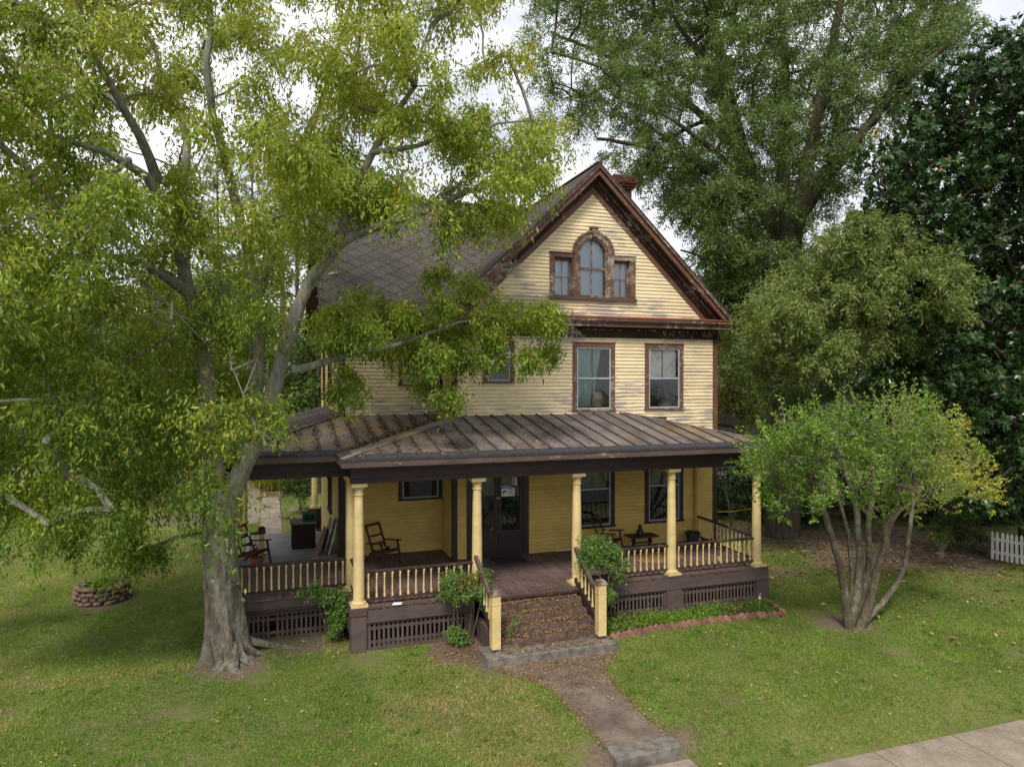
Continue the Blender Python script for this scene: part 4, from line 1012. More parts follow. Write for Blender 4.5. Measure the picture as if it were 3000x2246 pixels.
# ================================================================== VEGETATION
def leaf_object(name, pos, dirs, L, Wd, tint, mat, parent=None, fold=0.18, normal=None, **kw):
    """many small folded leaves in one mesh: pos, dirs (n,3), L, Wd (n,)"""
    n = len(pos)
    d = dirs / np.maximum(np.linalg.norm(dirs, axis=1, keepdims=True), 1e-6)
    ref = RNG.normal(size=(n, 3)) if normal is None else normal
    s = np.cross(d, ref); s /= np.maximum(np.linalg.norm(s, axis=1, keepdims=True), 1e-6)
    u = np.cross(s, d)
    L = np.broadcast_to(L, (n,))[:, None]; W2 = np.broadcast_to(Wd, (n,))[:, None] / 2
    mid = pos + d * L * 0.42
    v = np.empty((n, 4, 3), np.float32)
    v[:, 0] = pos
    v[:, 1] = mid + s * W2 + u * W2 * fold * 2
    v[:, 2] = pos + d * L - u * L * 0.06
    v[:, 3] = mid - s * W2 + u * W2 * fold * 2
    off = OFF.get(parent, np.zeros(3)) if parent is not None else np.zeros(3)
    v -= off
    me = bpy.data.meshes.new(name)
    me.vertices.add(n * 4); me.vertices.foreach_set('co', v.ravel())
    me.loops.add(n * 4); me.loops.foreach_set('vertex_index', np.arange(n * 4, dtype=np.int32))
    me.polygons.add(n); me.polygons.foreach_set('loop_start', np.arange(0, n * 4, 4, dtype=np.int32))
    me.update(calc_edges=True)
    a = me.attributes.new('tint', 'FLOAT', 'FACE'); a.data.foreach_set('value', np.clip(tint, 0, 1).astype(np.float32))
    me.materials.append(mat)
    o = bpy.data.objects.new(name, me); COL.objects.link(o)
    if parent is not None: o.parent = parent
    OFF[o] = off
    return tag(o, **kw)

def inpoly(x, y, poly):
    c = False; j = len(poly) - 1
    for i in range(len(poly)):
        (xi, yi), (xj, yj) = poly[i], poly[j]
        if (yi > y) != (yj > y) and x < (xj - xi) * (y - yi) / (yj - yi) + xi: c = not c
        j = i
    return c
def fill_poly(poly, step, gaps=(), jit=0.45, keep=1.0):
    xs = [p[0] for p in poly]; ys = [p[1] for p in poly]; out = []
    y = min(ys); r = 0
    while y <= max(ys):
        x = min(xs) + (step / 2 if r % 2 else 0)
        while x <= max(xs):
            px, py = x + random.uniform(-jit, jit) * step, y + random.uniform(-jit, jit) * step
            if inpoly(px, py, poly) and random.random() < keep and not any((px - gx) ** 2 + (py - gy) ** 2 < gr * gr for gx, gy, gr in gaps): out.append((px, py))
            x += step
        y += step * 0.87; r += 1
    return out
def in_house(p, m=0.0):
    x, y, z = p
    if 2.2 - m < x < 10.6 + m and 2.3 - m < y < 11.3 + m and z < 10.8 - .963 * abs(x - AX) + m + .1: return True
    if -.6 - m < x < 6.5 and 3.4 - m < y < 11.3 + m and z < 10.8 - 1.01 * abs(y - 7.3) + m + .1: return True
    if -2.8 - m < x < 9.9 + m and -.6 - m < y < 9.2 and z < 4.4 + m: return True
    return False

class Branches:
    """limbs given as polylines; leaf clumps joined on by growing a tree of twigs out from them"""
    def __init__(s): s.pts = []; s.par = []; s.rad = []; s.limbs = []
    def limb(s, pts, r0, r1, sub=5):
        P = np.array(pts, float); d = np.r_[0, np.cumsum(np.linalg.norm(np.diff(P, axis=0), axis=1))]
        n = max(3, int(d[-1] / 0.35))
        t = np.linspace(0, d[-1], n)
        Q = np.stack([np.interp(t, d, P[:, k]) for k in range(3)], 1)
        for _ in range(3):
            Q[1:-1] = (Q[:-2] + 2 * Q[1:-1] + Q[2:]) / 4
        amp = 0.035 * (t / max(d[-1], .1))[:, None]
        Q[1:-1] += RNG.normal(size=Q[1:-1].shape) * np.minimum(amp[1:-1], .03)
        R = r0 + (r1 - r0) * (t / d[-1]) ** 0.8
        s.limbs.append((Q, R))
        s.pts += list(Q); s.rad += list(R)
        return Q
    def attach(s, centres, mb, tip=0.008, grow=0.0085, droop=0.10, rmax=0.09):
        base = np.array(s.pts); nodes = [p for p in base]; parent = [-1] * len(base)
        C = np.array(centres)
        D = np.min(np.linalg.norm(C[:, None] - base[None], axis=2), axis=1)
        segs = []
        for i in np.argsort(D):
            A = np.array(nodes); c = C[i]
            dd = np.linalg.norm(A - c, axis=1) + 0.55 * np.maximum(A[:, 2] - c[2] - .2, 0)
            k = int(np.argmin(dd)); a = A[k]
            n = 3 if np.linalg.norm(c - a) < 1.2 else 5
            prev = k
            mid = (a + c) / 2 + np.array([0, 0, droop * np.linalg.norm(c - a)]) + RNG.normal(size=3) * .06 * np.linalg.norm(c - a)
            for t in np.linspace(0, 1, n + 1)[1:]:
                p = (1 - t) ** 2 * a + 2 * t * (1 - t) * mid + t * t * c + (RNG.normal(size=3) * .025 if t < 1 else 0)
                nodes.append(p); parent.append(prev); prev = len(nodes) - 1
        cnt = np.zeros(len(nodes))
        for i in range(len(nodes) - 1, len(base) - 1, -1):
            cnt[i] += 1; q = parent[i]
            if q >= len(base): cnt[q] += cnt[i]
        for i in range(len(base), len(nodes)):
            q = parent[i]
            r1 = min(rmax, tip + grow * math.sqrt(max(cnt[i] - 1, 0)))
            r0 = min(rmax, tip + grow * math.sqrt(max(cnt[q] - 1, 0))) if q >= len(base) else r1 * 1.15
            mb.tube([nodes[q], nodes[i]], [r0, r1], 5)
    def build_limbs(s, mb, n=9, wob=0.04):
        for Q, R in s.limbs: mb.tube(Q, R, n, wob)

def clump_leaves(centres, radii, ns, per, droop, hang, spread=1.0, flat=0.75, jitter=0.05):
    """leafy sprays: ns spines from each clump centre, per leaves along every spine"""
    C = np.asarray(centres); R = np.asarray(radii); k = len(C)
    Cs = np.repeat(C, ns, axis=0); Rs = np.repeat(R, ns)[:, None]
    d = RNG.normal(size=(k * ns, 3)); d[:, 2] *= flat; d /= np.linalg.norm(d, axis=1, keepdims=True)
    ln = Rs * RNG.uniform(0.55, 1.15, size=(k * ns, 1))
    start = Cs + d * Rs * RNG.uniform(0, .35, size=(k * ns, 1)) + RNG.normal(size=(k * ns, 3)) * Rs * .18
    t = np.linspace(0.12, 1, per)[None, :, None] + RNG.uniform(-.06, .06, size=(k * ns, per, 1))
    p = start[:, None] + d[:, None] * ln[:, None] * t
    p[:, :, 2] -= droop * ln * (t[:, :, 0] ** 2)
    p += RNG.normal(size=p.shape) * jitter
    ld = d[:, None] * 0.5 * spread + RNG.normal(size=p.shape) * 0.65
    ld[:, :, 2] -= hang
    return p.reshape(-1, 3), ld.reshape(-1, 3), (start, d, ln)
def twig_tubes(mb, spines, frac=0.3, r=0.005, droop=0.3):
    start, d, ln = spines
    for i in range(len(start)):
        if random.random() < frac:
            a = start[i]; L = float(ln[i, 0]); e = a + d[i] * L * .95; e[2] -= droop * L * .9
            m_ = a + d[i] * L * .5; m_[2] -= droop * L * .25
            mb.tube([a, m_, e], [r, r * .8, r * .4], 3)

def vn3(p, s=1.3):
    return .5 + .25 * (np.sin(p[:, 0] / s * 2.1 + p[:, 2] * 1.3) + np.sin(p[:, 1] / s * 1.7 + p[:, 2] / s * 2.3 + 1.7))
# ---------------------------------------------------------------- the big tree in front of the porch on the left
TX, TY = -2.40, 0.40
near = empty('hackberry_tree', (TX, TY, 0), 'large old grey barked tree with yellow green leaves beside the left porch', 'tree')
P = lambda x, y, Y: on_y(x, y, Y)
tr = MB(); nseg, nring = 60, 30
ztop = 3.35
prev = None
for k in range(nring):
    t = k / (nring - 1); z = -0.15 + t * (ztop + .15)
    c = np.array([TX - .14 * math.sin(t * 2.4) + .03 * math.sin(t * 5), TY + .02 * t, z])
    for i in range(nseg):
        a = 2 * math.pi * i / nseg
        r = .335 - .045 * min(1, max(z, 0) / 2.4)
        lob = .5 + .5 * math.cos(a * 5 + 1.0 + .5 * math.sin(a * 2)) 
        fl = math.exp(-max(z, 0) / .30)
        if t > .8: r *= 1 - .45 * ((t - .8) / .2) ** 2
        r += fl * (.02 + .15 * lob ** 2) + .05 * math.cos(a * 5 + 1.0 + .5 * math.sin(a * 2)) * math.exp(-max(z, 0) / 1.5) + .022 * math.sin(a * 9 + 2 * math.sin(z * 1.3)) * math.exp(-max(z, 0) / 1.6) + .008 * math.sin(a * 15 + z * 4)
        tr.v.append((c[0] + r * math.cos(a), c[1] + r * math.sin(a), z))
for k in range(nring - 1):
    for i in range(nseg):
        j = (i + 1) % nseg; tr.f.append((k*nseg + i, k*nseg + j, (k+1)*nseg + j, (k+1)*nseg + i))
tr.f.append(tuple((nring - 1) * nseg + i for i in range(nseg)))
for (a0, ln, rr) in ((-.75, .95, .10), (-1.15, 1.05, .12), (-1.55, .75, .10), (-2.1, .6, .09), (-2.8, .6, .09), (.12, 1.9, .085), (.75, .8, .08), (2.6, .7, .1), (-.3, .8, .085), (-.95, .6, .07)):
    pts = []; rad = []
    for q in range(7):
        t = q / 6; a = a0 + .25 * math.sin(t * 4 + a0 * 3); d = .27 + ln * .72 * t
        pts.append((TX + d * math.cos(a), TY + d * math.sin(a), .34 * (1 - t) ** 2.4 - .02 - .06 * t)); rad.append(rr * 1.15 * (1 - .65 * t))
    tr.tube(pts, rad, 8, .08)
nb = Branches()
right = nb.limb([(TX - .10, TY, 2.35), (TX - .03, TY, 2.95), P(512, 1030, .3), P(560, 950, .15), P(580, 880, .1), P(612, 790, .0), P(628, 690, -.1), P(668, 600, -.2), P(730, 520, -.3), P(800, 488, -.4), P(880, 478, -.5), P(960, 430, -.6), P(1060, 400, -.5)], .215, .05)
left = nb.limb([(TX - .14, TY, 2.35), (TX - .16, TY, 2.95), P(470, 1020, .38), P(455, 940, .45), P(450, 860, .5), P(435, 760, .5), P(425, 690, .4), P(408, 630, .3), P(395, 560, .2)], .20, .12)
nb.limb([P(560, 955, .15), P(548, 860, .6), P(558, 760, 1.0), P(552, 660, 1.2), P(540, 560, 1.3), P(515, 450, 1.3), P(480, 330, 1.2), P(455, 240, 1.0), P(440, 130, .8), P(462, 40, .7), P(440, -90, .6)], .17, .05)
nb.limb([P(552, 640, 1.2), P(590, 540, 1.6), P(620, 440, 1.9), P(645, 330, 2.1), P(690, 230, 2.1), P(730, 120, 2.2), P(760, 0, 2.3), P(770, -100, 2.3)], .15, .03)
nb.limb([P(628, 800, 0), P(690, 800, .1), P(760, 745, .2), P(830, 765, .3), P(890, 730, .3), P(950, 700, .3), P(1040, 690, .2), P(1110, 690, .1)], .085, .012)
nb.limb([P(730, 520, -.3), P(760, 420, -.6), P(800, 330, -.9), P(860, 250, -1.1), P(900, 160, -1.2), P(930, 60, -1.2)], .11, .02)
nb.limb([P(800, 330, -.9), P(880, 330, -1.0), P(960, 290, -1.1), P(1060, 270, -1.0), P(1150, 260, -.8)], .06, .015)
nb.limb([P(860, 478, -.5), P(960, 420, -.2), P(1060, 350, .2), P(1160, 330, .4)], .06, .015)
nb.limb([P(408, 630, .3), P(370, 600, 0), P(320, 560, -.3), P(250, 540, -.6), P(185, 545, -.8)], .14, .03)
nb.limb([P(395, 560, .2), P(370, 480, .1), P(340, 390, -.2), P(280, 345, -.6), P(200, 320, -1.0), P(110, 290, -1.3)], .15, .03)
nb.limb([P(395, 560, .2), P(385, 440, 1.0), P(410, 330, 1.6), P(390, 230, 2.0), P(330, 130, 2.3), P(300, 0, 2.4)], .13, .03)
nb.limb([P(430, 720, .4), P(350, 740, -.2), P(260, 780, -.8), P(170, 860, -1.3), P(100, 950, -1.6)], .06, .012)
nb.limb([P(340, 390, -.2), P(300, 270, -.8), P(230, 180, -1.3), P(180, 80, -1.7), P(160, -60, -1.9)], .10, .02)
nb.limb([P(452, 880, .5), P(400, 900, 1.2), P(330, 930, 2.0), P(240, 960, 2.5)], .09, .02)
nb.limb([P(280, 345, -.6), P(180, 420, -1.2), P(60, 470, -1.8), P(-60, 520, -2.2)], .055, .012)
GAPS_N = [(394, 77, 42), (334, 50, 36), (300, 310, 40), (402, 317, 36), (618, 33, 42), (234, 150, 36), (678, 200, 36), (675, 45, 38), (890, 43, 36), (940, 80, 36), (1050, 90, 34), (1074, 227, 40), (874, 324, 36), (917, 407, 36), (917, 234, 40), (605, 660, 42), (520, 620, 26), (560, 560, 24), (600, 745, 28), (250, 545, 32), (455, 235, 26), (520, 1000, 46), (480, 1020, 30), (500, 1060, 40), (790, 488, 18), (990, 150, 30), (760, 330, 26), (150, 300, 22), (60, 165, 26)]
POLY_N = [(-320, -180), (1080, -180), (1100, 20), (1140, 80), (1150, 170), (1190, 290), (1215, 325), (1165, 385), (1160, 440), (1120, 480), (1040, 500), (950, 480), (880, 455), (800, 465), (735, 455), (690, 520), (640, 590), (620, 640), (600, 700), (590, 790), (600, 860), (585, 930), (550, 960), (470, 940), (460, 1100), (455, 1175), (400, 1160), (330, 1190), (215, 1205), (100, 1140), (0, 1180), (-320, 1100)]
POLY_N2 = [(700, 665), (730, 640), (850, 650), (905, 605), (1000, 570), (1090, 565), (1150, 610), (1210, 700), (1180, 770), (1110, 790), (1050, 790), (985, 850), (960, 905), (915, 870), (890, 825), (820, 790), (770, 860), (725, 870), (660, 770)]
cl, rd = [], []
for (x, y) in fill_poly(POLY_N, 67, [(a, b, c * 1.22) for a, b, c in GAPS_N], keep=.86):
    for _ in range(20):
        lo, hi = (-2.6, 1.3) if x > 640 else (-3.0, 4.2)
        if y > 700: lo, hi = (-1.6, 3.2)
        c = P(x, y, random.uniform(lo, hi))
        r = random.uniform(.42, .68)
        if not in_house(c, r * .9) and c[2] > .9: break
    else: continue
    cl.append(c); rd.append(r)
POLY_N3 = [(600, 250), (760, 200), (950, 180), (1130, 200), (1200, 300), (1215, 335), (1160, 430), (1110, 480), (1000, 500), (900, 465), (760, 462), (690, 510), (620, 420)]
for (x, y) in fill_poly(POLY_N3, 66, [(a, b, c * 1.15) for a, b, c in GAPS_N], keep=.66):
    c = P(x, y, random.uniform(-2.2, .9)); r = random.uniform(.42, .62)
    if not in_house(c, r * .9): cl.append(c); rd.append(r)
for (x, y) in fill_poly(POLY_N2, 53, [(1145, 720, 30), (960, 780, 24), (850, 830, 22), (1010, 800, 25), (800, 780, 22)], keep=.95):
    for _ in range(20):
        c = P(x, y, random.uniform(-.9, 1.5)); r = random.uniform(.26, .38)
        if not in_house(c, r * .7): break
    else: continue
    cl.append(c); rd.append(r)
br = MB(); nb.build_limbs(br, 10, .05); nb.attach(cl, br, tip=.006, grow=.0075, droop=.14, rmax=.07)
for (x, y) in ((185, 545), (300, 600), (500, 800), (230, 345), (370, 690)):      # dead snags
    a = P(x, y, -.9); 
    for q in range(3): br.tube([a, a + RNG.normal(size=3) * .25, a + RNG.normal(size=3) * .5 + np.array([0, 0, -.2])], [.022, .014, .005], 4)
pos, ld, spn = clump_leaves(cl, rd, 17, 50, .42, 1.15, jitter=.085)
twig_tubes(br, spn, .38, .0045, .42)
tr.build('trunk', M['bark_near'], near, smooth=True)
br.build('branches', M['bark_near'], near, smooth=True)
n = len(pos)
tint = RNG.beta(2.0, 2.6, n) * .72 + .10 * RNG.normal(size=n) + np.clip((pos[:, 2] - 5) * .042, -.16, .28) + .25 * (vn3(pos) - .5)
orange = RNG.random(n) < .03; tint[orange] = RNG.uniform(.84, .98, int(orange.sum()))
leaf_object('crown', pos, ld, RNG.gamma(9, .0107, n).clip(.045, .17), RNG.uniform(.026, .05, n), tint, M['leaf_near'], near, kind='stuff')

# ---------------------------------------------------------------- willow oak behind the right corner of the house
ob = at_t(1690, 845, 24.0); OX, OY = ob[0], ob[1]
oak = empty('willow_oak', (OX, OY, 0), 'huge fine leaved oak spreading behind the right side of the house', 'tree')
Q = lambda x, y, t: at_t(x, y, t)
kb = Branches()
kb.limb([(OX, OY, -.2), (OX, OY, 2.5), Q(1695, 700, 24), Q(1702, 560, 24)], .62, .45)
kb.limb([Q(1702, 570, 24), Q(1650, 440, 24.3), Q(1600, 320, 24.6), Q(1565, 170, 25), Q(1540, 20, 25.3), Q(1530, -120, 25.5)], .34, .10)
kb.limb([Q(1702, 570, 24), Q(1735, 400, 24), Q(1765, 250, 23.8), Q(1800, 110, 23.5), Q(1830, -80, 23)], .34, .10)
kb.limb([Q(1700, 540, 24), Q(1690, 380, 25.2), Q(1700, 220, 26), Q(1690, 60, 26.5), Q(1680, -100, 27)], .30, .10)
kb.limb([Q(1720, 480, 24), Q(1800, 370, 23), Q(1890, 250, 22.3), Q(1990, 140, 22), Q(2110, 50, 21.8)], .22, .05)
kb.limb([Q(1740, 400, 24), Q(1830, 330, 25), Q(1900, 230, 25.6), Q(1960, 120, 26)], .16, .05)
kb.limb([Q(1660, 460, 24.2), Q(1560, 385, 23.8), Q(1460, 335, 23.4), Q(1370, 310, 23.2), Q(1290, 300, 23)], .20, .05)
kb.limb([Q(1610, 350, 24.5), Q(1520, 250, 24.8), Q(1430, 180, 25), Q(1310, 120, 25.2), Q(1190, 70, 25.4)], .18, .04)
kb.limb([Q(1640, 430, 24.3), Q(1540, 320, 22.5), Q(1440, 250, 21.6), Q(1330, 210, 21.2)], .14, .03)
kb.limb([Q(1590, 300, 24.6), Q(1520, 130, 23.8), Q(1440, 20, 23.4), Q(1400, -80, 23)], .14, .04)
kb.limb([Q(1698, 680, 24), Q(1620, 600, 23), Q(1540, 560, 22.4), Q(1470, 540, 22)], .12, .03)
kb.limb([Q(1700, 640, 24), Q(1740, 610, 21.5), Q(1810, 590, 19.8), Q(1900, 570, 18.6), Q(2000, 590, 18)], .20, .04)
kb.limb([Q(1740, 610, 21.5), Q(1720, 660, 19.8), Q(1700, 700, 18.8), Q(1690, 760, 18.2)], .09, .03)
kb.limb([Q(1810, 590, 19.8), Q(1870, 630, 19), Q(1950, 660, 18.4), Q(2040, 670, 18)], .08, .02)
GAPS_O = [(1208, 61, 34), (1343, 300, 36), (1432, 411, 38), (1516, 224, 32), (1760, 70, 30), (1853, 37, 30), (1800, 28, 24), (1600, 276, 26), (1951, 299, 36), (2152, 75, 40), (1478, 545, 34), (2012, 200, 36), (1400, 350, 24), (1480, 470, 24), (1660, 350, 20), (1700, 150, 22), (1300, 200, 22), (1250, 130, 24), (1870, 340, 28), (1520, 560, 22), (1560, 740, 20), (1570, 640, 18), (1190, 150, 24), (1590, 150, 22), (1640, 60, 22), (1340, 40, 22)]
cl, rd = [], []
def oak_fill(poly, step, t0, t1, r0, r1, keep=.95, gaps=GAPS_O):
    for (x, y) in fill_poly(poly, step, gaps, keep=keep):
        for _ in range(20):
            c = Q(x, y, random.uniform(t0, t1)); r = random.uniform(r0, r1)
            if not in_house(c, r) and c[2] > 1.2: break
        else: continue
        cl.append(c); rd.append(r)
oak_fill([(1130, -160), (1500, -180), (2130, -180), (2100, 50), (2030, 150), (1950, 250), (1870, 320), (1830, 440), (1720, 500), (1660, 620), (1600, 690), (1550, 600), (1470, 480), (1400, 400), (1310, 340), (1240, 280), (1180, 190), (1150, 90)], 36, 20.5, 28.5, .6, .9, .95)
oak_fill([(1480, 500), (1640, 560), (1850, 560), (1860, 800), (1770, 860), (1620, 860), (1565, 830), (1555, 720)], 40, 21.5, 26, .55, .85, .95)
oak_fill([(1620, 640), (1700, 600), (1760, 540), (1850, 480), (1950, 495), (2050, 570), (2110, 660), (2050, 710), (1960, 735), (1850, 750), (1720, 800), (1650, 780)], 38, 17.2, 19.6, .40, .6, .92, gaps=())
oak_fill([(1385, 320), (1480, 330), (1640, 520), (1640, 700), (1590, 720), (1500, 570), (1420, 430)], 36, 22, 27, .5, .75, .95, gaps=[(1432, 411, 22), (1478, 545, 20)])
bo = MB(); kb.build_limbs(bo, 9, .05); kb.attach(cl, bo, tip=.008, grow=.009, droop=.12, rmax=.10)
pos, ld, spn = clump_leaves(cl, rd, 17, 46, .30, .35, flat=.8, jitter=.07)
twig_tubes(bo, spn, .06, .006, .3)
bo.build('trunk', M['bark_oak'], oak, smooth=True)
n = len(pos)
tint = RNG.beta(2, 2.4, n) + .1 * RNG.normal(size=n) + .3 * (((pos - CAM) @ _F2) < 19.8)  # nearer bough raised in tint, its sunlight put into the leaf colour
leaf_object('crown', pos, ld, RNG.uniform(.10, .165, n), RNG.uniform(.028, .042, n), tint, M['leaf_oak'], oak, kind='stuff')

# ---------------------------------------------------------------- magnolia at the right edge
mg = at_t(2225, 1150, 21.0); MX, MY = mg[0], mg[1]
mag = empty('magnolia_tree', (MX, MY, 0), 'tall dark glossy leaved magnolia at the right edge behind the picket fence', 'tree')
gb = Branches()
gb.limb([(MX, MY, -.2), (MX, MY, 3), (MX - .1, MY, 7), (MX + .1, MY, 11), (MX, MY, 15)], .32, .08)
for (x, y, t) in ((1900, 420, 19), (1950, 800, 19), (2030, 950, 18.5), (2100, 700, 18.2), (2060, 250, 20), (2140, 500, 18.5), (2120, 1050, 18.3), (2180, 130, 20), (1960, 560, 19)):
    e = Q(x, y, t); a = np.array([MX, MY, max(1.5, e[2] - 1.8)]); gb.limb([a, (a + e) / 2 + np.array([0, 0, .1]), e], .09, .03)
cl, rd = [], []
POLY_M = [(1880, 350), (1990, 200), (2060, 130), (2130, 80), (2250, 40), (2420, 0), (2420, 1220), (2230, 1150), (2150, 1120), (2060, 1080), (1960, 1010), (1890, 860), (1880, 700), (1850, 640), (1860, 480)]
for (x, y) in fill_poly(POLY_M, 36, [(1905, 300, 30), (2000, 640, 0), (2150, 715, 24), (2040, 870, 22), (2085, 965, 16)], keep=.95):
    c = Q(x, y, random.uniform(17.8, 22.5)); 
    if c[2] < .8: continue
    cl.append(c); rd.append(random.uniform(.45, .7))
for (x, y) in fill_poly([(1920, 330), (2060, 180), (2150, 100), (2420, 30), (2420, 1180), (2150, 1080), (1960, 960), (1910, 700)], 46, ()):
    c = Q(x, y, random.uniform(21.5, 24))
    if c[2] > .8: cl.append(c); rd.append(random.uniform(.55, .8))
bm_ = MB(); gb.build_limbs(bm_, 8, .04); gb.attach(cl, bm_, tip=.009, grow=.009, droop=.05)
C_ = np.repeat(np.array(cl), 22, axis=0); R_ = np.repeat(np.array(rd), 22)[:, None]
tipd = RNG.normal(size=C_.shape); tipd[:, 2] = tipd[:, 2] * .7 + .25; tipd /= np.linalg.norm(tipd, axis=1, keepdims=True)
tipp = C_ + tipd * R_ * RNG.uniform(.5, 1.15, size=(len(C_), 1))
k = 11
pos = np.repeat(tipp, k, axis=0) - np.repeat(tipd, k, axis=0) * RNG.uniform(0, .14, size=(len(tipp) * k, 1))
lr = RNG.normal(size=pos.shape); td = np.repeat(tipd, k, axis=0)
lr -= td * (lr * td).sum(1, keepdims=True); lr /= np.linalg.norm(lr, axis=1, keepdims=True)
ld = lr * 1.0 + td * RNG.uniform(.2, .8, size=(len(pos), 1)); ld[:, 2] -= .15
n = len(pos); tint = RNG.random(n) * .9; tint[RNG.random(n) < .004] = 1.0; tint[RNG.random(n) < .02] = .965
bm_.build('trunk', M['bark_dark'], mag, smooth=True)
leaf_object('crown', pos, ld, RNG.uniform(.13, .20, n), RNG.uniform(.06, .085, n), tint, M['leaf_mag'], mag, normal=td + .5 * lr + RNG.normal(size=td.shape) * .15, kind='stuff')

# ---------------------------------------------------------------- multi-stemmed holly on the lawn at the right
HX, HY = 10.20, -2.10
hol = empty('holly_tree', (HX, HY, 0), 'small many stemmed holly on the lawn right of the porch, its right side yellowing', 'tree')
hb = Branches()
HC = np.array([10.75, -2.15, 3.45])
def hp(x, y, dy=0.0): return on_y(x, y, HY + dy)
for (bx, by, pts, r0) in ((-.20, -.06, [(1828, 1280), (1808, 1200), (1790, 1120), (1750, 1040)], .095), (-.06, .06, [(1857, 1290), (1857, 1180), (1852, 1090), (1820, 990)], .105), (.00, .18, [(1874, 1290), (1876, 1180), (1882, 1080), (1895, 960)], .09),
                        (.08, -.08, [(1887, 1290), (1896, 1220), (1915, 1140), (1945, 1050)], .11), (.16, .02, [(1912, 1300), (1945, 1255), (1962, 1190), (1968, 1090), (2010, 1020)], .07), (-.13, .12, [(1845, 1290), (1842, 1180), (1815, 1080), (1775, 960)], .06), (.10, .16, [(1890, 1280), (1905, 1190), (1935, 1090), (2000, 1080)], .06)):
    hb.limb([(HX + bx, HY + by, -.05)] + [hp(x, y, by + .25 * k * (1 if by > 0 else -1)) for k, (x, y) in enumerate(pts)], r0, r0 * .5)
POLY_H = [(1652, 960), (1705, 912), (1770, 905), (1850, 895), (1930, 890), (2010, 910), (2070, 945), (2110, 990), (2140, 1045), (2150, 1085), (2080, 1100), (2010, 1115), (1960, 1110), (1880, 1110), (1800, 1095), (1730, 1115), (1660, 1110), (1640, 1030)]
cl, rd = [], []
for (x, y) in fill_poly(POLY_H, 36, (), keep=.9):
    w = max(.15, 1 - ((x - 1900) / 300) ** 2)
    c = hp(x, y, random.uniform(-1.7, 1.5) * math.sqrt(w)); r = random.uniform(.30, .58)
    if in_house(c, .1): continue
    cl.append(c); rd.append(r)
for (x, y) in fill_poly(POLY_H, 58, (), keep=.9):
    c = hp(x, y, random.uniform(-2.0, -.5)); cl.append(c); rd.append(random.uniform(.25, .5))
bh = MB(); hb.build_limbs(bh, 9, .05); hb.attach(cl, bh, tip=.005, grow=.006, droop=.18, rmax=.05)
C_ = np.repeat(np.array(cl), 15, axis=0); R_ = np.repeat(np.array(rd), 15)[:, None]
out = (C_ - np.array([HX + .4, HY, 2.2])); out /= np.linalg.norm(out, axis=1, keepdims=True)
sd = out * .9 + RNG.normal(size=C_.shape) * .62 + np.array([0, 0, .35]); sd /= np.linalg.norm(sd, axis=1, keepdims=True)
s0 = C_ + RNG.normal(size=C_.shape) * R_ * .3; ln = R_ * RNG.uniform(.6, 1.35, size=(len(C_), 1))
k = 21
t_ = (1 - RNG.random((len(C_), k, 1)) ** 1.5 * .8)
pos = (s0[:, None] + sd[:, None] * ln[:, None] * t_ + RNG.normal(size=(len(C_), k, 3)) * .022)
pos[:, :, 2] += .12 * ln * t_[:, :, 0] ** 2
pos = pos.reshape(-1, 3)
ld = (sd[:, None] * .5 + RNG.normal(size=(len(C_), k, 3)) * .7).reshape(-1, 3)
twm = MB(); twig_tubes(twm, (s0, sd, ln), .75, .0052, -.12)
bh.build('trunk', M['bark_holly'], hol, smooth=True)
twm.build('twigs', M['twig'], hol, kind='stuff')
n = len(pos)
side_y = np.clip((pos - HC) @ _R + .1, 0, 2.4) / 2.4
tint = RNG.beta(2, 2.4, n) * .68 + side_y * .62 * RNG.uniform(.25, 1.35, n) + .05
leaf_object('crown', pos, ld, RNG.uniform(.05, .085, n), RNG.uniform(.026, .04, n), tint, M['leaf_holly'], hol, kind='stuff')

# ---------------------------------------------------------------- trees further off
def far_tree(name, label, x, y, h, r, mat, seed, trunk=.2, low=.25, leaf=(.16, .26), ncl=70, group='trees beyond the garden', dense=1.0, bark='bark_dark'):
    t = empty(name, (x, y, 0), label, 'tree', group)
    b = Branches(); b.limb([(x, y, -.3), (x + .1, y, h * .4), (x - .1, y, h * .85)], trunk, trunk * .3)
    cl, rd = [], []
    for k in range(ncl):
        a = random.uniform(0, 6.283); zz = random.uniform(low, 1.0); rr = r * math.sqrt(max(.05, 1 - ((zz - .55) / .55) ** 2)) * random.uniform(.35, 1.0)
        cl.append((x + rr * math.cos(a), y + rr * math.sin(a), h * zz)); rd.append(r * random.uniform(.22, .36))
    m = MB(); b.build_limbs(m, 7, .05); b.attach(cl, m, tip=.012, grow=.012)
    m.build('trunk', M[bark], t, smooth=True)
    pos, ld, _ = clump_leaves(cl, rd, 12, int(14 * dense), .2, .4, jitter=.12)
    n = len(pos)
    leaf_object('crown', pos, ld, RNG.uniform(leaf[0], leaf[1], n), RNG.uniform(leaf[0] * .5, leaf[1] * .55, n), RNG.beta(2, 2, n), M[mat], t, kind='stuff')
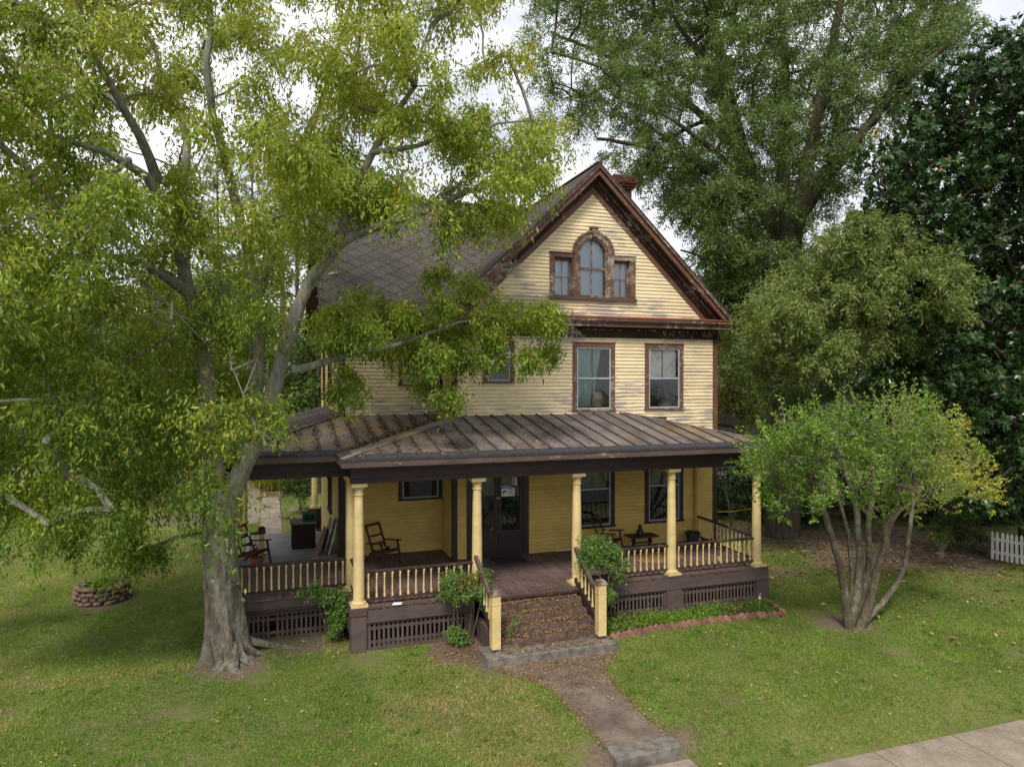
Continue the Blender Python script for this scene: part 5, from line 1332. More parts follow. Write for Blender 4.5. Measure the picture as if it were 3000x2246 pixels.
FT = [('broadleaf_tree', 'dark green tree far left behind the stone ring', 60, 34, 10.5, 4.6, 'leaf_bg'), ('broadleaf_tree', 'rounded dark shrubby tree behind the big trunk', 250, 30, 7.2, 3.6, 'leaf_bg'), ('broadleaf_tree', 'green tree behind the gravel drive', 420, 38, 11, 4.4, 'leaf_bg'),
      ('broadleaf_tree', 'pale green tree beyond the left end of the porch', 590, 42, 9.5, 4.2, 'leaf_yel'), ('broadleaf_tree', 'low green tree close behind the left rear corner of the house', 690, 33, 7.5, 2.6, 'leaf_bg'), ('broadleaf_tree', 'yellow green tree just right of the house corner', 1600, 36, 11, 3.8, 'leaf_yel'),
      ('broadleaf_tree', 'green tree behind the willow oak trunk', 1730, 40, 13, 4.5, 'leaf_bg'), ('broadleaf_tree', 'dark tree behind the magnolia', 1960, 36, 13, 4.6, 'leaf_bg'), ('broadleaf_tree', 'leftmost tree in the background at the frame edge', -90, 30, 11, 4.5, 'leaf_bg'), ('broadleaf_tree', 'tree furthest right in the background', 2260, 38, 12, 4.5, 'leaf_bg'),
      ('broadleaf_tree', 'tree between the far drive and the house, half hidden by leaves', 510, 46, 12, 4.5, 'leaf_bg'), ('broadleaf_tree', 'distant tree left of the gravel drive', 330, 50, 13, 5, 'leaf_bg'), ('broadleaf_tree', 'distant tree over the stone ring', 150, 48, 13, 5, 'leaf_bg')]
for i, (nm, lb, px, t, h, r, mt) in enumerate(FT):
    p = at_t(px, 820, t); far_tree(nm, lb, p[0], p[1], h, r, mt, i)
def pine(px, t, h, label):
    p = at_t(px, 820, t); x, y = p[0], p[1]
    tr_ = empty('pine_tree', (x, y, 0), label, 'tree', 'tall pines behind the drive')
    m = MB(); m.tube([(x, y, -.3), (x + .1, y, h * .5), (x, y, h)], [.24, .19, .05], 8, .05)
    pos, dirs = [], []
    for k in range(46):
        z = h * random.uniform(.50, 1.0); a = random.uniform(0, 6.283); L = (1.15 - z / h) * 3.6 * random.uniform(.6, 1.2) + .4
        e = np.array([x + L * math.cos(a), y + L * math.sin(a), z + .25 * L]); m.tube([(x, y, z), e], [.05, .012], 4)
        for q in range(4):
            c = np.array([x, y, z]) + (e - np.array([x, y, z])) * random.uniform(.45, 1.05) + RNG.normal(size=3) * .25
            pos.append(c + RNG.normal(size=(32, 3)) * .09); d = RNG.normal(size=(32, 3)); dirs.append(d)
    m.build('trunk', M['bark_oak'], tr_, smooth=True)
    pos = np.concatenate(pos); dirs = np.concatenate(dirs); n = len(pos)
    leaf_object('crown', pos, dirs, RNG.uniform(.25, .42, n), .028, RNG.random(n), M['needle'], tr_, kind='stuff')
pine(470, 52, 21, 'leftmost tall pine seen through the leaves'); pine(545, 56, 23, 'middle tall pine seen through the leaves'); pine(608, 50, 20, 'tall pine nearest the left end of the roof'); pine(640, 60, 22, 'far thin pine beside the left end of the roof')
# far wood closing the horizon
pos, ld = [], []
for k in range(330):
    a = random.uniform(-1.15, 1.25); d = random.uniform(70, 105); c = np.array([CAM[0] + d * math.sin(TH + a), CAM[1] + d * math.cos(TH + a), random.uniform(.5, 11)])
    q = RNG.normal(size=(75, 3)) * np.array([2.4, 2.4, 1.8]); pos.append(c + q)
pos = np.concatenate(pos); pos[:, 2] = np.abs(pos[:, 2]); n = len(pos)
leaf_object('distant_woods', pos, RNG.normal(size=(n, 3)), RNG.uniform(.8, 1.5, n), RNG.uniform(.5, .9, n), RNG.beta(2, 2.5, n), M['leaf_bg'], None, kind='stuff', label='distant woods closing the horizon behind the house', cat='woods')

# ================================================================== SHRUBS, BEDS, GRASS, LITTER
def shrub(name, label, base, stems, clumps, mat, leaf, tint_hi, seed=0, ns=9, per=14, group=None, cat='shrub', droop=.2, hang=.35):
    t = empty(name, (base[0], base[1], 0), label, cat, group)
    b = Branches()
    for (dx, dy, ex, ey, ez) in stems: b.limb([(base[0] + dx, base[1] + dy, -.03), (base[0] + (dx + ex) / 2 + random.uniform(-.05, .05), base[1] + (dy + ey) / 2, ez * .55), (base[0] + ex, base[1] + ey, ez)], .014, .008)
    m = MB(); b.build_limbs(m, 5, .03); b.attach([c[:3] for c in clumps], m, tip=.003, grow=.003)
    m.build('stems', M['bark_holly'], t, smooth=True)
    pos, ld, _ = clump_leaves([c[:3] for c in clumps], [c[3] for c in clumps], ns, per, droop, hang, jitter=.02)
    n = len(pos); tint = RNG.beta(2, 2.2, n) * .85
    for (p, r, a) in tint_hi:
        d = np.linalg.norm(pos - np.array(p), axis=1) < r
        tint[d & (RNG.random(n) < a)] = RNG.uniform(.9, 1.0)
    leaf_object('leaves', pos, ld, RNG.uniform(leaf * .75, leaf * 1.25, n), RNG.uniform(leaf * .3, leaf * .42, n), tint, M[mat], t, kind='stuff')
    return t
def blob(pts, Y, r, n, jit=.12, yj=.18):
    out = []
    for k in range(n):
        x, y = random.choice(pts); p = on_y(x + random.uniform(-1, 1) * jit * 100, y + random.uniform(-1, 1) * jit * 100, Y + random.uniform(-yj, yj)); out.append((p[0], p[1], max(.08, p[2]), r * random.uniform(.7, 1.2)))
    return out
shrub('nandina', 'nandina bush at the left porch corner hanging over the skirting', (-.42, .72), [(0, 0, -.2, -.1, .9), (.05, .03, .15, -.1, .8), (-.05, 0, -.35, -.1, 1.0), (.1, 0, .05, -.12, .5)],
      blob([(670, 1275), (700, 1285), (725, 1290), (745, 1300), (690, 1265), (730, 1320), (722, 1350), (725, 1375), (735, 1335)], .55, .17, 34, .10), 'leaf_nand', .06, [], 1)
shrub('nandina', 'nandina bush with red tinged leaves left of the steps', (1.95, -.42), [(0, 0, -.1, -.05, .8), (.12, .02, .25, 0, .9), (-.1, .02, -.15, 0, .85), (.2, .0, .4, -.1, .95), (.05, .05, 0, 0, .5)],
      blob([(970, 1255), (990, 1240), (1015, 1250), (1040, 1250), (1000, 1275), (1030, 1280), (965, 1285), (1050, 1270)], -.45, .17, 36, .10) + blob([(985, 1360), (975, 1370), (995, 1375)], -.45, .11, 10, .08), 'leaf_nand', .058,
      [((1.9, -.45, 1.25), .22, .35), ((2.2, -.45, 1.3), .2, .4), ((1.75, -.45, 1.0), .2, .25)], 2)
shrub('nandina', 'full green nandina bush right of the steps climbing over the handrail', (4.95, -.52), [(0, 0, -.05, -.05, 1.4), (.1, 0, .2, -.05, 1.2), (-.05, .05, -.1, 0, 1.0), (.05, 0, .05, -.1, .6)],
      blob([(1270, 1185), (1295, 1170), (1320, 1185), (1335, 1205), (1290, 1205), (1310, 1220), (1275, 1215), (1340, 1230)], -.45, .19, 42, .11) + blob([(1315, 1275), (1310, 1290), (1325, 1265), (1300, 1300)], -.5, .12, 14, .08), 'leaf_nand', .06,
      [((5.2, -.5, 1.3), .10, .0)], 3)
shrub('vine_sprig', 'pale green sprig growing across the brick steps', (2.75, -1.15), [(0, 0, .25, .1, .75)], [(2.72, -1.12, .42, .06), (2.80, -1.08, .52, .06), (2.88, -1.05, .60, .06), (2.98, -1.0, .68, .06), (2.78, -1.12, .36, .05)], 'leaf_bright', .05, [], ns=5, per=5, cat='plant')
# weedy flower bed right of the steps with a brick edge
bedpoly = [(4.85, -.16), (5.02, -1.02), (6.05, -.92), (7.0, -.88), (7.95, -.89), (9.15, -1.0), (9.45, -.16)]
flat_poly('flower_bed', bedpoly, 0.02, M['soil'], 0.08, kind='structure')
pos = []; rngp = []
for k in range(5200):
    x = random.uniform(4.9, 9.3); yy = random.uniform(-.95, -.2)
    dens = 1.0 if x < 7.6 else .35
    if random.random() < dens: pos.append((x, yy, .02 + abs(random.gauss(0, .055)) * (1.6 if x < 6.5 else 1.0)))
for (bx, by, bz) in ((7.7, -.5, .22), (8.1, -.45, .2), (8.9, -.45, .2), (7.4, -.55, .2), (9.15, -.4, .15), (6.9, -.5, .15), (6.4, -.6, .2)):
    for k in range(170): pos.append(tuple(np.array([bx, by, bz - .06]) + RNG.normal(size=3) * np.array([.14, .10, .06])))
pos = np.array(pos); pos[:, 2] = np.maximum(pos[:, 2], .02); n = len(pos); d = RNG.normal(size=(n, 3)); d[:, 2] = np.abs(d[:, 2]) + .3
leaf_object('bed_weeds', pos, d, RNG.uniform(.04, .09, n), RNG.uniform(.012, .026, n), RNG.beta(2, 2.6, n), M['leaf_bright'], None, kind='stuff', label='bright weeds filling the bed under the right porch lattice', cat='weeds')
edge = empty('brick_edging', (7.0, -1.0, 0), 'row of tilted red bricks edging the weedy bed', 'edging')
eb = MB(); eb.box(-.10, .10, -.045, .045, -.05, .05); eb_me = eb.mesh('brick', M['brick'])
line = [(5.02, -1.10), (5.5, -1.05), (6.07, -.98), (7.0, -.94), (7.94, -.95), (8.6, -1.0), (9.25, -1.07)]
d = np.r_[0, np.cumsum(np.hypot(*np.diff(np.array(line), axis=0).T))]
for k, s_ in enumerate(np.arange(0, d[-1], .135)):
    x = np.interp(s_, d, [p[0] for p in line]); yy = np.interp(s_, d, [p[1] for p in line])
    link('brick', eb_me, edge, (x, yy + random.uniform(-.015, .015), .035 + random.uniform(-.012, .012)), (random.uniform(-.08, .08), .78 + random.uniform(-.12, .12), random.uniform(-.15, .15)))
for k in range(6): link('brick', eb_me, edge, (9.32 + .04 * k, -.92 + .16 * k, .04), (random.uniform(-.08, .08), random.uniform(-.1, .1), 1.35 + random.uniform(-.1, .1)))

# grass blades
PX = np.array(PATH_POLY)
def in_poly_np(x, y, poly):
    c = np.zeros(len(x), bool); j = len(poly) - 1
    for i in range(len(poly)):
        (xi, yi), (xj, yj) = poly[i], poly[j]
        with np.errstate(divide='ignore', invalid='ignore'):
            t = ((yi > y) != (yj > y)) & (x < (xj - xi) * (y - yi) / (yj - yi + 1e-12) + xi)
        c ^= t; j = i
    return c
def vnoise(x, y, s, seed):
    r = np.random.default_rng(seed); g = r.random((64, 64))
    u, v = (x / s) % 63, (y / s) % 63; i, j = u.astype(int), v.astype(int); fu, fv = u - i, v - j
    fu, fv = fu * fu * (3 - 2 * fu), fv * fv * (3 - 2 * fv)
    return (g[i, j] * (1 - fu) + g[i + 1, j] * fu) * (1 - fv) + (g[i, j + 1] * (1 - fu) + g[i + 1, j + 1] * fu) * fv
def scatter_grass(n, x0, x1, y0, y1, hmin, hmax, w):
    x = RNG.uniform(x0, x1, n); y = RNG.uniform(y0, y1, n)
    rel = np.stack([x, y], 1) - CAM[:2]; dep = rel @ _F[:2]; lat = rel @ _R[:2]
    ok = (np.abs(lat) < dep * .80) & (dep > 5)
    ok &= RNG.random(n) < np.clip((13.0 / dep) ** 1.3, .10, 1)
    ok &= ~in_poly_np(x, y, PATH_POLY) & ~in_poly_np(x, y, bedpoly)
    ok &= ~((x > 2.1) & (x < 4.8) & (y > -1.7) & (y < 0)) & ~((x > -.2) & (x < 9.6) & (y > -.2) & (y < 11.2)) & ~((x > -2.55) & (x < .1) & (y > 1.0) & (y < 7.4)) & ~((x > 2.85) & (x < 4.05) & (y < -4.85))
    ok &= ~((x > -2.0) & (x < -1.1) & (y > 7.4) & (y < 19.5)) & (y > -5.84) & ~((x < -2.0) & (y > 13.6) & (x > -6)) & (np.hypot(x - TX, y - TY) > .55) & (np.hypot(x + 5.45, y - 5.3) > .62)
    b = bare_at(x, y) + (vnoise(x, y, .9, 3) - .5) * .9
    ok &= b < RNG.uniform(.30, .62, n)
    x, y = x[ok], y[ok]; n = len(x)
    big = vnoise(x, y, 1.7, 5) * .4 + vnoise(x, y, .45, 8) * .3 + vnoise(x, y, .14, 13) * .3
    h = RNG.uniform(hmin, hmax, n) * (.35 + 1.35 * big)
    p = np.stack([x, y, gz(x, y) - .004], 1)
    d = RNG.normal(size=(n, 3)) * .55; d[:, 2] = 1.0
    dry = np.clip((vnoise(x, y, 1.5, 21) - .45) * 2.4, 0, .8) * np.where(x < 2.5, .95, .35)
    tint = RNG.beta(2, 2.3, n) * .60 + (big - .5) * .75 + dry * RNG.uniform(.3, 1.0, n)
    dd = RNG.random(n) < .06; tint[dd] = 1.0
    return p, d, h, tint
gp, gd, gh, gt = scatter_grass(1500000, -13, 22, -6.0, 22, .035, .075, .007)
leaf_object('grass', gp, gd, gh, RNG.uniform(.007, .013, len(gp)), gt, M['grass'], None, fold=.1, kind='stuff', label='short mown grass of the front lawn', cat='grass')
# coarser tufts and weeds standing out of the mown grass
nt = 2600; tx, ty = RNG.uniform(-11, 14, nt), RNG.uniform(-5.7, 4.5, nt)
kp = (bare_at(tx, ty) < .3) & (vnoise(tx, ty, .8, 31) > .42); tx, ty = tx[kp], ty[kp]
tp = np.stack([np.repeat(tx, 16), np.repeat(ty, 16), np.zeros(len(tx) * 16)], 1); tp[:, :2] += RNG.normal(size=(len(tp), 2)) * .035
ok = ~in_poly_np(tp[:, 0], tp[:, 1], PATH_POLY) & ~in_poly_np(tp[:, 0], tp[:, 1], bedpoly) & ~((tp[:, 0] > -2.6) & (tp[:, 0] < 9.7) & (tp[:, 1] > -.25)) & ~((tp[:, 0] > 2.0) & (tp[:, 0] < 4.9) & (tp[:, 1] > -1.75)) & ~((tp[:, 0] > 2.8) & (tp[:, 0] < 4.1) & (tp[:, 1] < -4.8)) & (np.hypot(tp[:, 0] - TX, tp[:, 1] - TY) > .7)
tp = tp[ok]; tp[:, 2] = gz(tp[:, 0], tp[:, 1]); td_ = RNG.normal(size=tp.shape) * .6; td_[:, 2] = .8
leaf_object('grass_tufts', tp, td_, RNG.uniform(.06, .13, len(tp)), RNG.uniform(.008, .014, len(tp)), RNG.beta(2, 3, len(tp)) * .7, M['grass'], None, fold=.1, kind='stuff', label='coarser grass tufts standing out of the front lawn', cat='grass')

# fallen leaves
def litter(name, pts, label, size=(.03, .06), lift=.006, mat='dead', tilt=.25, tl=None, wid=.5):
    pts = np.array(pts); n = len(pts)
    d = RNG.normal(size=(n, 3)); d[:, 2] *= tilt
    nrm = np.tile(np.array([0, 0, 1.0]), (n, 1)) + RNG.normal(size=(n, 3)) * .25
    L = RNG.uniform(size[0], size[1], n)
    pts[:, 2] += lift
    return leaf_object(name, pts, d, L, L * wid, RNG.beta(1.6, 1.8, n) if tl is None else tl, M[mat], None, fold=.25, normal=nrm, kind='stuff', label=label, cat='leaf litter')
pts = []
for (z, y) in T:
    for k in range(800):
        v = abs(random.gauss(0, .10)); pts.append((random.uniform(2.5, 4.5), y + .235 - min(v, .22), z + random.uniform(0, .012)))
for k in range(420): pts.append((random.uniform(2.5, 4.5), random.uniform(-1.62, -1.30), .166))
for k in range(170): pts.append((random.uniform(2.5, 4.5), -.30 + abs(random.gauss(0, .35)), FL))
litter('step_litter', pts, 'dry brown leaves drifted on the brick steps and slab', (.03, .06))
pts = []
for k in range(2600):
    x, y = random.uniform(2.1, 4.8), -1.72 - abs(random.gauss(0, .75))
    if in_poly_np(np.array([x]), np.array([y]), PATH_POLY)[0]: pts.append((x, y, .013))
for k in range(1100):
    s_ = random.random(); i = random.choice([0, 1, 2, 3, 4, 6, 7, 8, 9, 10]); a, b = PATH_POLY[i], PATH_POLY[(i + 1)]
    pts.append((a[0] + (b[0] - a[0]) * s_ + random.gauss(0, .06), a[1] + (b[1] - a[1]) * s_ + random.gauss(0, .06), .014))
for k in range(900): pts.append((random.gauss(1.9, .35), random.gauss(-.75, .35), .012))
litter('path_litter', pts, 'dry leaves strewn over the front path and beside the steps', (.025, .05))
pts = []
for k in range(1500):                      # along the roof valley and against the seams
    s_ = random.random() ** .8; x = -.35 + 2.9 * s_; y = x + 1.07 + random.gauss(-.05, .13); y = max(y, EL + .03)
    pts.append((x, y, max(zL(x, y) if y > x + 1.07 else zS(x, y), ZE) + .006 + random.uniform(0, .015)))
for k in range(1700):
    xk = random.choice([-2.25 + .40 * q for q in range(1, 11)]); y = random.uniform(max(EL, xk + 1.07), 3.6); x = xk + random.gauss(-.02, .05)
    if y > x + 1.1 and y < EL + (x + 2.6) * 1.2: pts.append((x, y, zL(x, y) + .008))
for k in range(900):
    xk = random.choice([5.19 + .398 * q for q in range(-13, 4)]); y = random.uniform(EF + .05, min(2.6, xk - .3)); x = xk + random.gauss(-.03, .05)
    if random.random() < 1.1 - x / 6 and y < x - .15: pts.append((x, y, zF(x, y) + .008))
for k in range(500):
    x = random.uniform(-.2, 5); y = random.uniform(EF, 2.5)
    if y < x - .15: pts.append((x, y, zF(x, y) + .016))
litter('roof_litter', pts, 'brown leaves caught in the valley and seams of the porch roof', (.05, .09), wid=.42)
pts = []; 
for k in range(1000):
    p = (random.uniform(-11, 13), random.uniform(-5.6, 3)); 
    if not in_poly_np(np.array([p[0]]), np.array([p[1]]), bedpoly)[0] and not (-.2 < p[0] < 9.6 and p[1] > -.2) and not (-2.6 < p[0] < 0 and p[1] > .9): pts.append((p[0], p[1], float(gz(p[0], p[1])) + .045))
litter('lawn_leaves', pts, 'scattered yellow and brown leaves lying on the lawn', (.04, .08), wid=.5, tl=RNG.uniform(.4, 1.0, len(pts)))
pts = []
for k in range(1500):
    x, y = random.gauss(17, 3.0), random.gauss(2.2, 2.2)
    if x > 10.4 and y > -3.5: pts.append((x, y, .03))
for k in range(500): pts.append((random.gauss(13, 2.0), random.gauss(5, 2.5), .03))
for k in range(90): pts.append((random.uniform(11, 17), random.uniform(-4.5, -1), .05))
pts = [p for p in pts if not (p[0] < 10.4 and p[1] > -.3)]
litter('magnolia_litter', pts, 'large tan magnolia leaves on the ground by the picket fence', (.11, .18), wid=.45)

# ================================================================== THINGS
# stone ring planter on the left lawn
WX, WY = -5.45, 5.30
well = empty('stone_ring', (WX, WY, 0), 'low round planter ring of rough brown field stones on the left lawn', 'planter')
stones = []
for q in range(6):
    bm = bmesh.new(); bmesh.ops.create_icosphere(bm, subdivisions=2, radius=1)
    r = np.random.default_rng(q)
    k = r.normal(size=(4, 3)) * 1.5; ph = r.random(4) * 6
    for v_ in bm.verts:
        c = np.array(v_.co); f_ = 1 + .10 * sum(math.sin(c @ k[i] + ph[i]) for i in range(4)) / 1.6
        s_ = np.sign(c) * np.abs(c) ** .8; v_.co = Vector(s_ * f_)
    me = bpy.data.meshes.new('stone'); bm.to_mesh(me); bm.free(); me.materials.append(M['stone']); me.polygons.foreach_set('use_smooth', [True] * len(me.polygons)); stones.append(me)
m = MB(); m.lathe([(.57, -.1), (.52, .38), (.38, .38), (.38, .2)], 28, (WX, WY, 0), cap=False); m.build('mortar_core', M['mortar'], well)
for row in range(4):
    z = .04 + row * .105; R0 = .575 - .012 * row
    n_ = 20
    for k in range(n_):
        a = 2 * math.pi * (k + (.5 if row % 2 else 0) + random.uniform(-.2, .2)) / n_
        link('stone', random.choice(stones), well, (WX + R0 * math.cos(a), WY + R0 * math.sin(a), z + random.uniform(-.015, .015)), (random.uniform(-.3, .3), random.uniform(-.3, .3), a), (.075, random.uniform(.08, .105), random.uniform(.048, .062)))
m = MB(); m.lathe([(.37, .30), (.05, .34)], 20, (WX, WY, 0)); m.build('soil', M['soil'], well)
pos = RNG.normal(size=(420, 3)) * np.array([.16, .16, .05]) + np.array([WX, WY, .38]); d = RNG.normal(size=(420, 3)); d[:, 2] = np.abs(d[:, 2])
leaf_object('plants', pos, d, .10, .04, RNG.random(420), M['leaf_bright'], well, kind='stuff')

# picket fence at the right
fa, fb_ = np.array([18.40, 0.98]), np.array([19.6, -3.6])
fdir = (fb_ - fa) / np.linalg.norm(fb_ - fa)
fence = empty('picket_fence', (18.4, .98, 0), 'white picket fence at the right edge under the magnolia', 'fence')
pk = MB(); pk.prism([(-.035, 0, .04), (.035, 0, .04), (.035, 0, .80), (0, 0, .86), (-.035, 0, .80)], (0, .02, 0)); pk_me = pk.mesh('picket', M['whitepaint'])
fang = math.atan2(fdir[1], fdir[0])
for k in range(30):
    p = fa + fdir * (.125 * k)
    link('picket', pk_me, fence, (p[0], p[1], random.uniform(-.01, .01)), (0, random.uniform(-.02, .02), fang + math.pi))
for z in (.25, .62):
    m = MB(); e = fa + fdir * 3.7; nn = np.array([-fdir[1], fdir[0]]) * .03
    m.bar((fa[0] + nn[0], fa[1] + nn[1], z), (e[0] + nn[0], e[1] + nn[1], z), .03, .08); m.build('fence_rail', M['whitepaint'], fence)
# urn by the shade
urn = empty('stone_urn', (17.5, 1.93, 0), 'small pale stone urn planter in the leaf litter', 'planter')
m = MB(); m.lathe([(.16, 0), (.16, .05), (.08, .10), (.10, .16), (.20, .34), (.24, .40), (.21, .40)], 14, (17.5, 1.93, 0)); m.build('bowl', M['concrete'], urn, smooth=True)
pos = RNG.normal(size=(160, 3)) * np.array([.14, .14, .07]) + np.array([17.5, 1.93, .5]); leaf_object('plant', pos, RNG.normal(size=(160, 3)), .12, .05, RNG.random(160), M['leaf_bright'], urn, kind='stuff')
shrub('round_shrub', 'dark rounded shrub beside the stone urn', (19.0, 2.6), [(0, 0, 0, 0, .6)], [(19.0 + random.gauss(0, .4), 2.6 + random.gauss(0, .35), random.uniform(.25, .95), .3) for _ in range(26)], 'leaf_bg', .09, [])

for i, (px, t, h) in enumerate(((1580, 27, 2.6), (1640, 29, 3.0), (1720, 26, 2.4), (1800, 27, 2.8), (1890, 28, 3.0), (1990, 27, 2.4), (2090, 27, 2.8), (2190, 26, 3.0))):  # dark shrubs added to keep the area under the trees dim
    p = at_t(px, 900, t)
    shrub('shade_shrub', ['added dark evergreen shrub just right of the house corner', 'second added dark evergreen from the house corner', 'added dark evergreen behind the oak trunk', 'added dark evergreen right of the oak trunk', 'added dark evergreen behind the middle of the holly', 'added dark evergreen behind the right side of the holly', 'added dark evergreen left of the magnolia trunk', 'added dark evergreen at the right frame edge behind the picket fence'][i], (p[0], p[1]), [(0, 0, 0, 0, h * .6)],
          [(p[0] + random.gauss(0, .8), p[1] + random.gauss(0, .6), random.uniform(.2, h), .55) for _ in range(40)], 'leaf_dark', .15, [], ns=9, per=14, group='evergreen shrubs added to deepen the shade under the trees')
# neighbours glimpsed between the trees
def cottage(name, label, x, y, w, dp, h, rz, wall, roof, nwin):
    t = empty(name, (x, y, 0), label, 'house', rz=rz if rz else .001)
    boxes('wall', M[wall], t, (-w / 2, w / 2, -dp / 2, dp / 2, -.2, h))
    m = MB(); m.prism([(-w / 2 - .3, -dp / 2 - .4, h), (-w / 2 - .3, dp / 2 + .4, h), (-w / 2 - .3, 0, h + dp * .38)], (w + .6, 0, 0)); m.build('roof', M[roof], t)
    for k in range(nwin):
        xx = -w / 2 + w * (k + .5) / nwin
        wd = boxes('window', M['whitepaint'], t, (xx - .5, xx + .5, -dp / 2 - .04, -dp / 2 - .002, .9, 2.4)); boxes('pane', M['dark_room'], wd, (xx - .42, xx + .42, -dp / 2 - .05, -dp / 2 - .041, .98, 2.32))
p = at_t(1590, 880, 40); cottage('white_cottage', 'white neighbouring building glimpsed right of the house corner', p[0] + 2, p[1], 9, 6, 2.9, -.3, 'whitepaint', 'greyroof', 4)
p = at_t(2140, 760, 31); cottage('lavender_house', 'lavender grey neighbouring house glimpsed through the magnolia', p[0] + 2.5, p[1] - 1, 6, 6, 5.6, -.3, 'lavender', 'greyroof', 3)
# low brick wall and saplings behind the right end of the porch
bwl = boxes('brick_wall', brick_mat('shade_dark_red_brick', lin(70, 42, 34), lin(54, 34, 28), lin(50, 42, 36)), None, (10.6, 15.2, 9.2, 9.45, -.1, 1.15), label='low red brick wall coloured dark for the shade beyond the right porch railing', cat='wall')  # brick colours darkened to stand in for the shade here
for (x, y, lb) in ((11.5, 6.0, 'thin bare sapling nearest the house corner'), (12.3, 6.6, 'forked bare sapling right of the house corner'), (13.2, 6.2, 'leaning bare sapling behind the right porch column')):
    t = empty('sapling', (x, y, 0), lb, 'sapling', 'bare saplings by the brick wall'); m = MB()
    for q in range(3):
        a = random.uniform(0, 6.28); m.tube([(x, y, -.05), (x + .12 * math.cos(a), y + .1 * math.sin(a), .9), (x + .5 * math.cos(a), y + .4 * math.sin(a), 2.4)], [.04, .028, .008], 5)
    m.build('stem', M['bark_dark'], t)
m = MB(); m.tube([(11.3, 6.0, 1.05), (12.2, 6.2, .86), (13.1, 6.1, .84), (13.9, 5.9, .95)], .012, 5); m.build('yellow_cord', M['yellowcord'], None, label='yellow cord strung between the saplings', cat='cord')

# ---- porch furniture
def chair(x, y, rz, label):
    """slatted wooden arm chair, local axes: faces -y"""
    c = empty('porch_chair', (x, y, FL), label, 'chair', 'wooden porch chairs', rz=rz)
    B = lambda nm, *bars: [MB().bar(*b).build(nm, M['chairwood'], c) for b in bars]
    B('front_leg', ((-.27, -.30, .0), (-.27, -.20, .53), .05, .03), ((.27, -.30, .0), (.27, -.20, .53), .05, .03))
    B('back_leg', ((-.25, .42, .0), (-.25, .05, .36), .05, .03), ((.25, .42, .0), (.25, .05, .36), .05, .03))
    B('back_post', ((-.22, .10, .22), (-.22, .40, .92), .045, .03), ((.22, .10, .22), (.22, .40, .92), .045, .03))
    B('back_slat', ((-.22, .20, .46), (.22, .20, .46), .02, .045), ((-.22, .28, .64), (.22, .28, .64), .02, .045), ((-.23, .385, .89), (.23, .385, .89), .025, .06))
    B('arm', ((-.28, -.30, .55), (-.28, .28, .50), .075, .025), ((.28, -.30, .55), (.28, .28, .50), .075, .025))
    B('seat_rail', ((-.24, -.24, .33), (-.24, .22, .24), .03, .06), ((.24, -.24, .33), (.24, .22, .24), .03, .06), ((-.25, -.23, .33), (.25, -.23, .33), .03, .07), ((-.24, .2, .25), (.24, .2, .25), .03, .06))
    B('seat_slat', *[((-.24, -.16 + .085 * k, .335 - .016 * k), (.24, -.16 + .085 * k, .335 - .016 * k), .05, .012) for k in range(5)])
chair(.95, 3.05, .62, 'dark red wooden arm chair in the left porch recess')
chair(6.55, 2.25, .75, 'dark wooden arm chair under the porch window behind the nandina')
chair(-2.02, 3.95, .95, 'dark wooden arm chair on the side porch behind the tree trunk')
tb = empty('side_table', (7.55, 2.35, FL), 'small dark wooden side table with carved legs below the porch windows', 'table', local=True)
boxes('table_top', M['chairwood'], tb, (-.40, .40, -.26, .22, .33, .36))
for sx in (-.24, .24):
    m = MB(); m.prism([(sx, -.06, 0.03), (sx, .06, 0.03), (sx, .04, .12), (sx, .09, .2), (sx, .05, .33), (sx, -.05, .33), (sx, -.09, .2), (sx, -.04, .12)], (.04, 0, 0)); m.box(sx - .02, sx + .06, -.15, .15, 0, .03); m.build('trestle_leg', M['chairwood'], tb)
boxes('stretcher', M['chairwood'], tb, (-.2, .24, -.02, .02, .14, .18))
m = MB(); m.lathe([(.10, 0), (.12, .04), (.10, .10), (.075, .15), (.05, .19), (.055, .22), (.045, .26), (.015, .29)], 10, (7.50, 2.32, FL + .36)); m.tube([(7.42, 2.27, FL + .42), (7.36, 2.24, FL + .48), (7.40, 2.22, FL + .52)], [.03, .025, .015], 6)
m.build('figurine', M['figurine'], None, smooth=True, label='small dark seated figurine on the side table', cat='figurine')
tub = empty('plant_tub', (9.22, 2.52, FL), 'black plastic plant tub with dead stalks in the porch corner', 'tub', local=True)
m = MB(); m.lathe([(.14, 0), (.19, .24), (.215, .25), (.215, .275), (.195, .275), (.18, .22)], 20); m.build('pot', M['blackplastic'], tub, smooth=True)
m = MB(); m.lathe([(.175, .22), (.02, .26)], 14)
for q in range(14): a = random.uniform(0, 6.28); m.tube([(.05 * math.cos(a), .05 * math.sin(a), .22), (.13 * math.cos(a), .13 * math.sin(a), .32)], .008, 4)
m.build('soil', M['soil'], tub)
m = MB(); m.box(3.50, 4.28, 2.05, 2.62, FL + .004, FL + .02); m.build('door_mat', M['mat'], None, label='black rubber mat in front of the front door', cat='mat')
m = MB(); poly = [(7.45 + .72 * math.cos(a * math.pi / 14), 1.42 + .48 * math.sin(a * math.pi / 14), FL + .004) for a in range(28)]; m.prism(poly, (0, 0, .008)); m.build('oval_rug', M['rug'], None, label='tan oval rug on the porch floor behind the right railing', cat='rug')
boxes('wood_block', M['baluster'], None, (8.72, 8.80, .62, .70, FL + .003, FL + .09), label='small yellow wooden block on the porch floor near the corner', cat='block')
m = MB(); m.v = [(.62, -.215, .595), (.80, -.215, .59), (.83, -.165, .612), (.66, -.15, .615), (.62, -.215, .60), (.80, -.215, .595), (.83, -.165, .618), (.66, -.15, .621)]; m.f = [(0, 3, 2, 1), (4, 5, 6, 7), (0, 1, 5, 4), (1, 2, 6, 5), (2, 3, 7, 6), (3, 0, 4, 7)]
